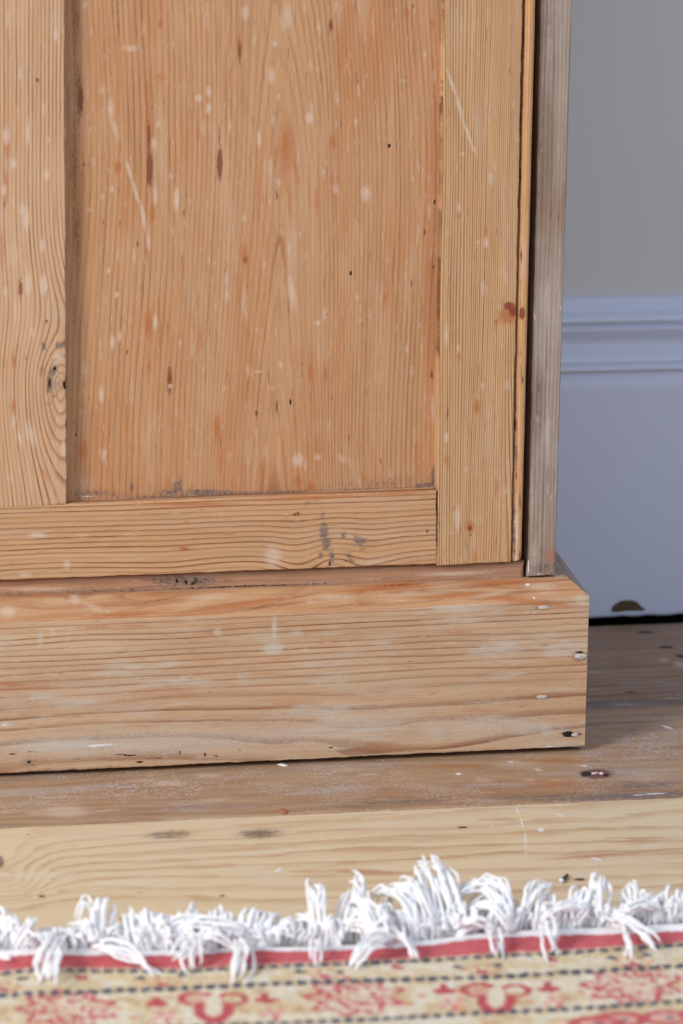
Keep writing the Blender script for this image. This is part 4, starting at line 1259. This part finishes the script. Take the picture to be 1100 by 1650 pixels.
# (base x, base y, tip x, tip y, tip height, lift, strands, base height, via)
T = [
    [(14, 1528, 2, 1474, .018, .012, 4), (30, 1530, 12, 1488, .014, .012, 4), (0, 1545, 14, 1546, .009, .002, 2)],
    [(22, 1530, 36, 1512, .006, .01, 4, .006, (54, 1482, .024)), (30, 1532, 24, 1496, .016, .01, 3)],
    [(92, 1518, 56, 1562, .0088, .008, 2, .013), (84, 1516, 60, 1550, .009, .006, 1, .012)],
    [(100, 1518, 78, 1578, .009, .008, 4, .013), (60, 1530, 96, 1514, .012, .004, 3)],
    [(62, 1534, 40, 1518, .008, .006, 3), (80, 1534, 55, 1518, .009, .006, 3), (45, 1534, 30, 1522, .008, .004, 3)],
    [(156, 1524, 124, 1478, .020, .01, 2, .006, (140, 1452, .026)), (150, 1528, 132, 1492, .018, .01, 4)],
    [(160, 1526, 167, 1452, .026, .012, 4), (152, 1526, 150, 1474, .02, .01, 3), (146, 1516, 99, 1500, .006, .004, 2)],
    [(180, 1522, 186, 1471, .018, .01, 3), (176, 1524, 196, 1500, .012, .01, 3), (195, 1526, 176, 1503, .012, .008, 3)],
    [(120, 1534, 112, 1512, .010, .006, 3), (135, 1532, 128, 1508, .012, .006, 3), (165, 1534, 150, 1515, .012, .006, 3)],
    [(150, 1528, 252, 1561, .0095, .006, 3, .012)],
    [(215, 1528, 204, 1480, .016, .01, 4), (228, 1530, 214, 1482, .016, .01, 4), (240, 1530, 232, 1476, .018, .01, 5)],
    [(256, 1530, 238, 1500, .016, .008, 3), (262, 1530, 262, 1482, .018, .01, 4), (270, 1532, 254, 1490, .016, .012, 4)],
    [(288, 1530, 270, 1494, .014, .012, 4), (300, 1530, 312, 1476, .018, .012, 5), (290, 1528, 300, 1484, .016, .01, 4)],
    [(268, 1500, 352, 1506, .010, .010, 5, .014), (285, 1495, 400, 1502, .014, .006, 4, .016)],
    [(330, 1530, 322, 1482, .016, .01, 4), (345, 1528, 352, 1480, .016, .012, 4), (365, 1528, 358, 1476, .018, .012, 5)],
    [(350, 1500, 440, 1520, .008, .008, 4, .014), (330, 1512, 380, 1526, .008, .006, 3, .014)],
    [(330, 1522, 280, 1546, .009, .004, 2, .013), (334, 1522, 294, 1548, .009, .005, 2, .012)],
    [(322, 1520, 311, 1568, .009, .007, 3, .013)],
    [(386, 1516, 384, 1580, .009, .008, 4, .014), (380, 1530, 386, 1545, .011, .004, 3, .011)],
    [(390, 1526, 402, 1476, .018, .01, 5), (404, 1526, 420, 1478, .016, .01, 5), (424, 1526, 440, 1482, .014, .01, 5)],
    [(446, 1520, 474, 1512, .008, .006, 2, .008, (466, 1480, .020)), (438, 1524, 446, 1500, .012, .008, 3)],
    [(458, 1520, 502, 1486, .012, .008, 3), (430, 1525, 480, 1506, .010, .008, 3)],
    [(506, 1524, 499, 1432, .026, .018, 2), (516, 1524, 518, 1436, .026, .018, 2), (522, 1528, 508, 1450, .022, .014, 2)],
    [(518, 1500, 484, 1482, .016, .002, 2, .014), (506, 1520, 506, 1548, .009, .006, 2, .012), (520, 1530, 534, 1488, .016, .01, 4)],
    [(540, 1528, 534, 1494, .014, .012, 4), (620, 1520, 545, 1500, .012, .012, 5, .01), (610, 1505, 560, 1492, .014, .012, 5, .014)],
    [(620, 1515, 552, 1478, .014, .018, 5, .01), (600, 1530, 575, 1480, .018, .016, 5)],
    [(584, 1500, 568, 1420, .024, .012, 4, .012), (548, 1510, 572, 1440, .022, .01, 3), (586, 1500, 574, 1448, .022, .01, 3, .012)],
    [(634, 1512, 568, 1556, .0095, .010, 4, .014), (640, 1516, 668, 1541, .0095, .008, 3, .014)],
    [(618, 1528, 612, 1480, .018, .016, 5), (630, 1525, 620, 1496, .016, .016, 5), (602, 1528, 640, 1514, .012, .014, 4)],
    [(620, 1490, 630, 1458, .014, .008, 2, .010), (636, 1500, 622, 1470, .014, .01, 4), (652, 1520, 636, 1480, .014, .01, 4)],
    [(680, 1515, 613, 1450, .020, .020, 4), (686, 1512, 630, 1440, .022, .018, 4)],
    [(692, 1512, 640, 1433, .022, .018, 5), (668, 1518, 652, 1474, .016, .012, 5)],
    [(708, 1510, 667, 1414, .024, .016, 2), (704, 1512, 656, 1438, .022, .016, 3)],
    [(722, 1508, 676, 1403, .028, .016, 4), (730, 1506, 684, 1396, .030, .014, 4), (736, 1502, 698, 1409, .028, .016, 4)],
    [(700, 1505, 718, 1450, .012, .01, 4), (716, 1490, 728, 1404, .012, .008, 2), (712, 1480, 718, 1410, .010, .006, 1)],
    [(744, 1508, 748, 1468, .014, .012, 4), (735, 1512, 790, 1494, .012, .008, 3), (752, 1508, 730, 1480, .014, .01, 3)],
    [(824, 1498, 746, 1436, .020, .022, 5, .010, (800, 1425, .026)), (822, 1500, 744, 1444, .018, .020, 4, .010, (790, 1436, .024))],
    [(820, 1500, 760, 1456, .016, .016, 5, .008, (806, 1440, .022)), (742, 1476, 820, 1492, .012, .012, 4, .012, (784, 1462, .02))],
    [(736, 1496, 800, 1500, .008, .008, 3, .01, (764, 1480, .018)), (760, 1508, 770, 1470, .016, .010, 4), (790, 1505, 800, 1462, .018, .010, 4)],
    [(798, 1500, 801, 1538, .0095, .006, 3, .012), (812, 1505, 818, 1474, .016, .012, 4)],
    [(844, 1496, 878, 1430, .022, .014, 5), (850, 1496, 874, 1446, .02, .012, 4), (838, 1500, 856, 1470, .014, .01, 4)],
    [(828, 1502, 836, 1472, .012, .008, 4), (866, 1500, 880, 1462, .016, .01, 4)],
    [(876, 1490, 894, 1534, .0095, .008, 3, .014), (884, 1498, 898, 1526, .0095, .008, 1, .012), (886, 1498, 886, 1444, .018, .008, 2), (896, 1498, 898, 1462, .014, .010, 4)],
    [(872, 1486, 950, 1474, .012, .008, 3, .014), (912, 1498, 922, 1456, .016, .010, 5), (902, 1498, 908, 1464, .014, .010, 4)],
    [(926, 1496, 938, 1442, .018, .012, 5), (936, 1494, 948, 1440, .018, .010, 4), (918, 1498, 944, 1466, .016, .01, 4)],
    [(950, 1492, 958, 1414, .024, .008, 4), (958, 1492, 968, 1416, .026, .010, 5), (960, 1492, 964, 1440, .022, .010, 4)],
    [(968, 1494, 980, 1474, .012, .006, 4), (980, 1492, 996, 1474, .012, .006, 4), (990, 1494, 1006, 1470, .012, .006, 4)],
    [(1016, 1486, 1012, 1430, .020, .008, 4), (1024, 1486, 1020, 1434, .020, .010, 5), (1030, 1486, 1026, 1446, .018, .008, 4)],
    [(988, 1484, 1045, 1504, .0105, .006, 2, .014), (990, 1486, 1048, 1517, .0095, .006, 3, .014), (992, 1488, 1054, 1530, .0095, .006, 3, .014)],
    [(996, 1490, 1012, 1538, .0095, .006, 2, .013), (998, 1488, 1062, 1464, .014, .010, 4, .010), (1010, 1490, 1008, 1456, .012, .004, 1)],
    [(1044, 1490, 1036, 1452, .016, .012, 4), (1056, 1490, 1048, 1456, .016, .012, 4), (1066, 1488, 1068, 1440, .018, .008, 3)],
    [(1074, 1486, 1082, 1462, .014, .010, 5), (1086, 1486, 1092, 1442, .018, .008, 3), (1098, 1484, 1096, 1452, .016, .010, 4), (1108, 1486, 1112, 1446, .018, .01, 5)],
]
for tf_ in T:
    tuft(tf_)
# short matted fringe between the tassels
mb = MB()
gaps = [(42, 118), (195, 215), (968, 1006)]
for i in range(1250):
    bx = random.uniform(-390, 1490)
    by = float(np.interp(bx, *E0)) - 8
    h = random.uniform(10, 34)
    if any(a < bx < b for a, b in gaps):
        h *= .45
    mb.add(*strand(bx, by, .004, bx + random.gauss(2, 9), by - h, random.uniform(.004, .015), random.uniform(.004, .014), .0008, side=random.gauss(0, .3)))
tag(mb.build('short_fringe', M_cotton, rug), 'short matted white cotton fringe', kind='stuff')
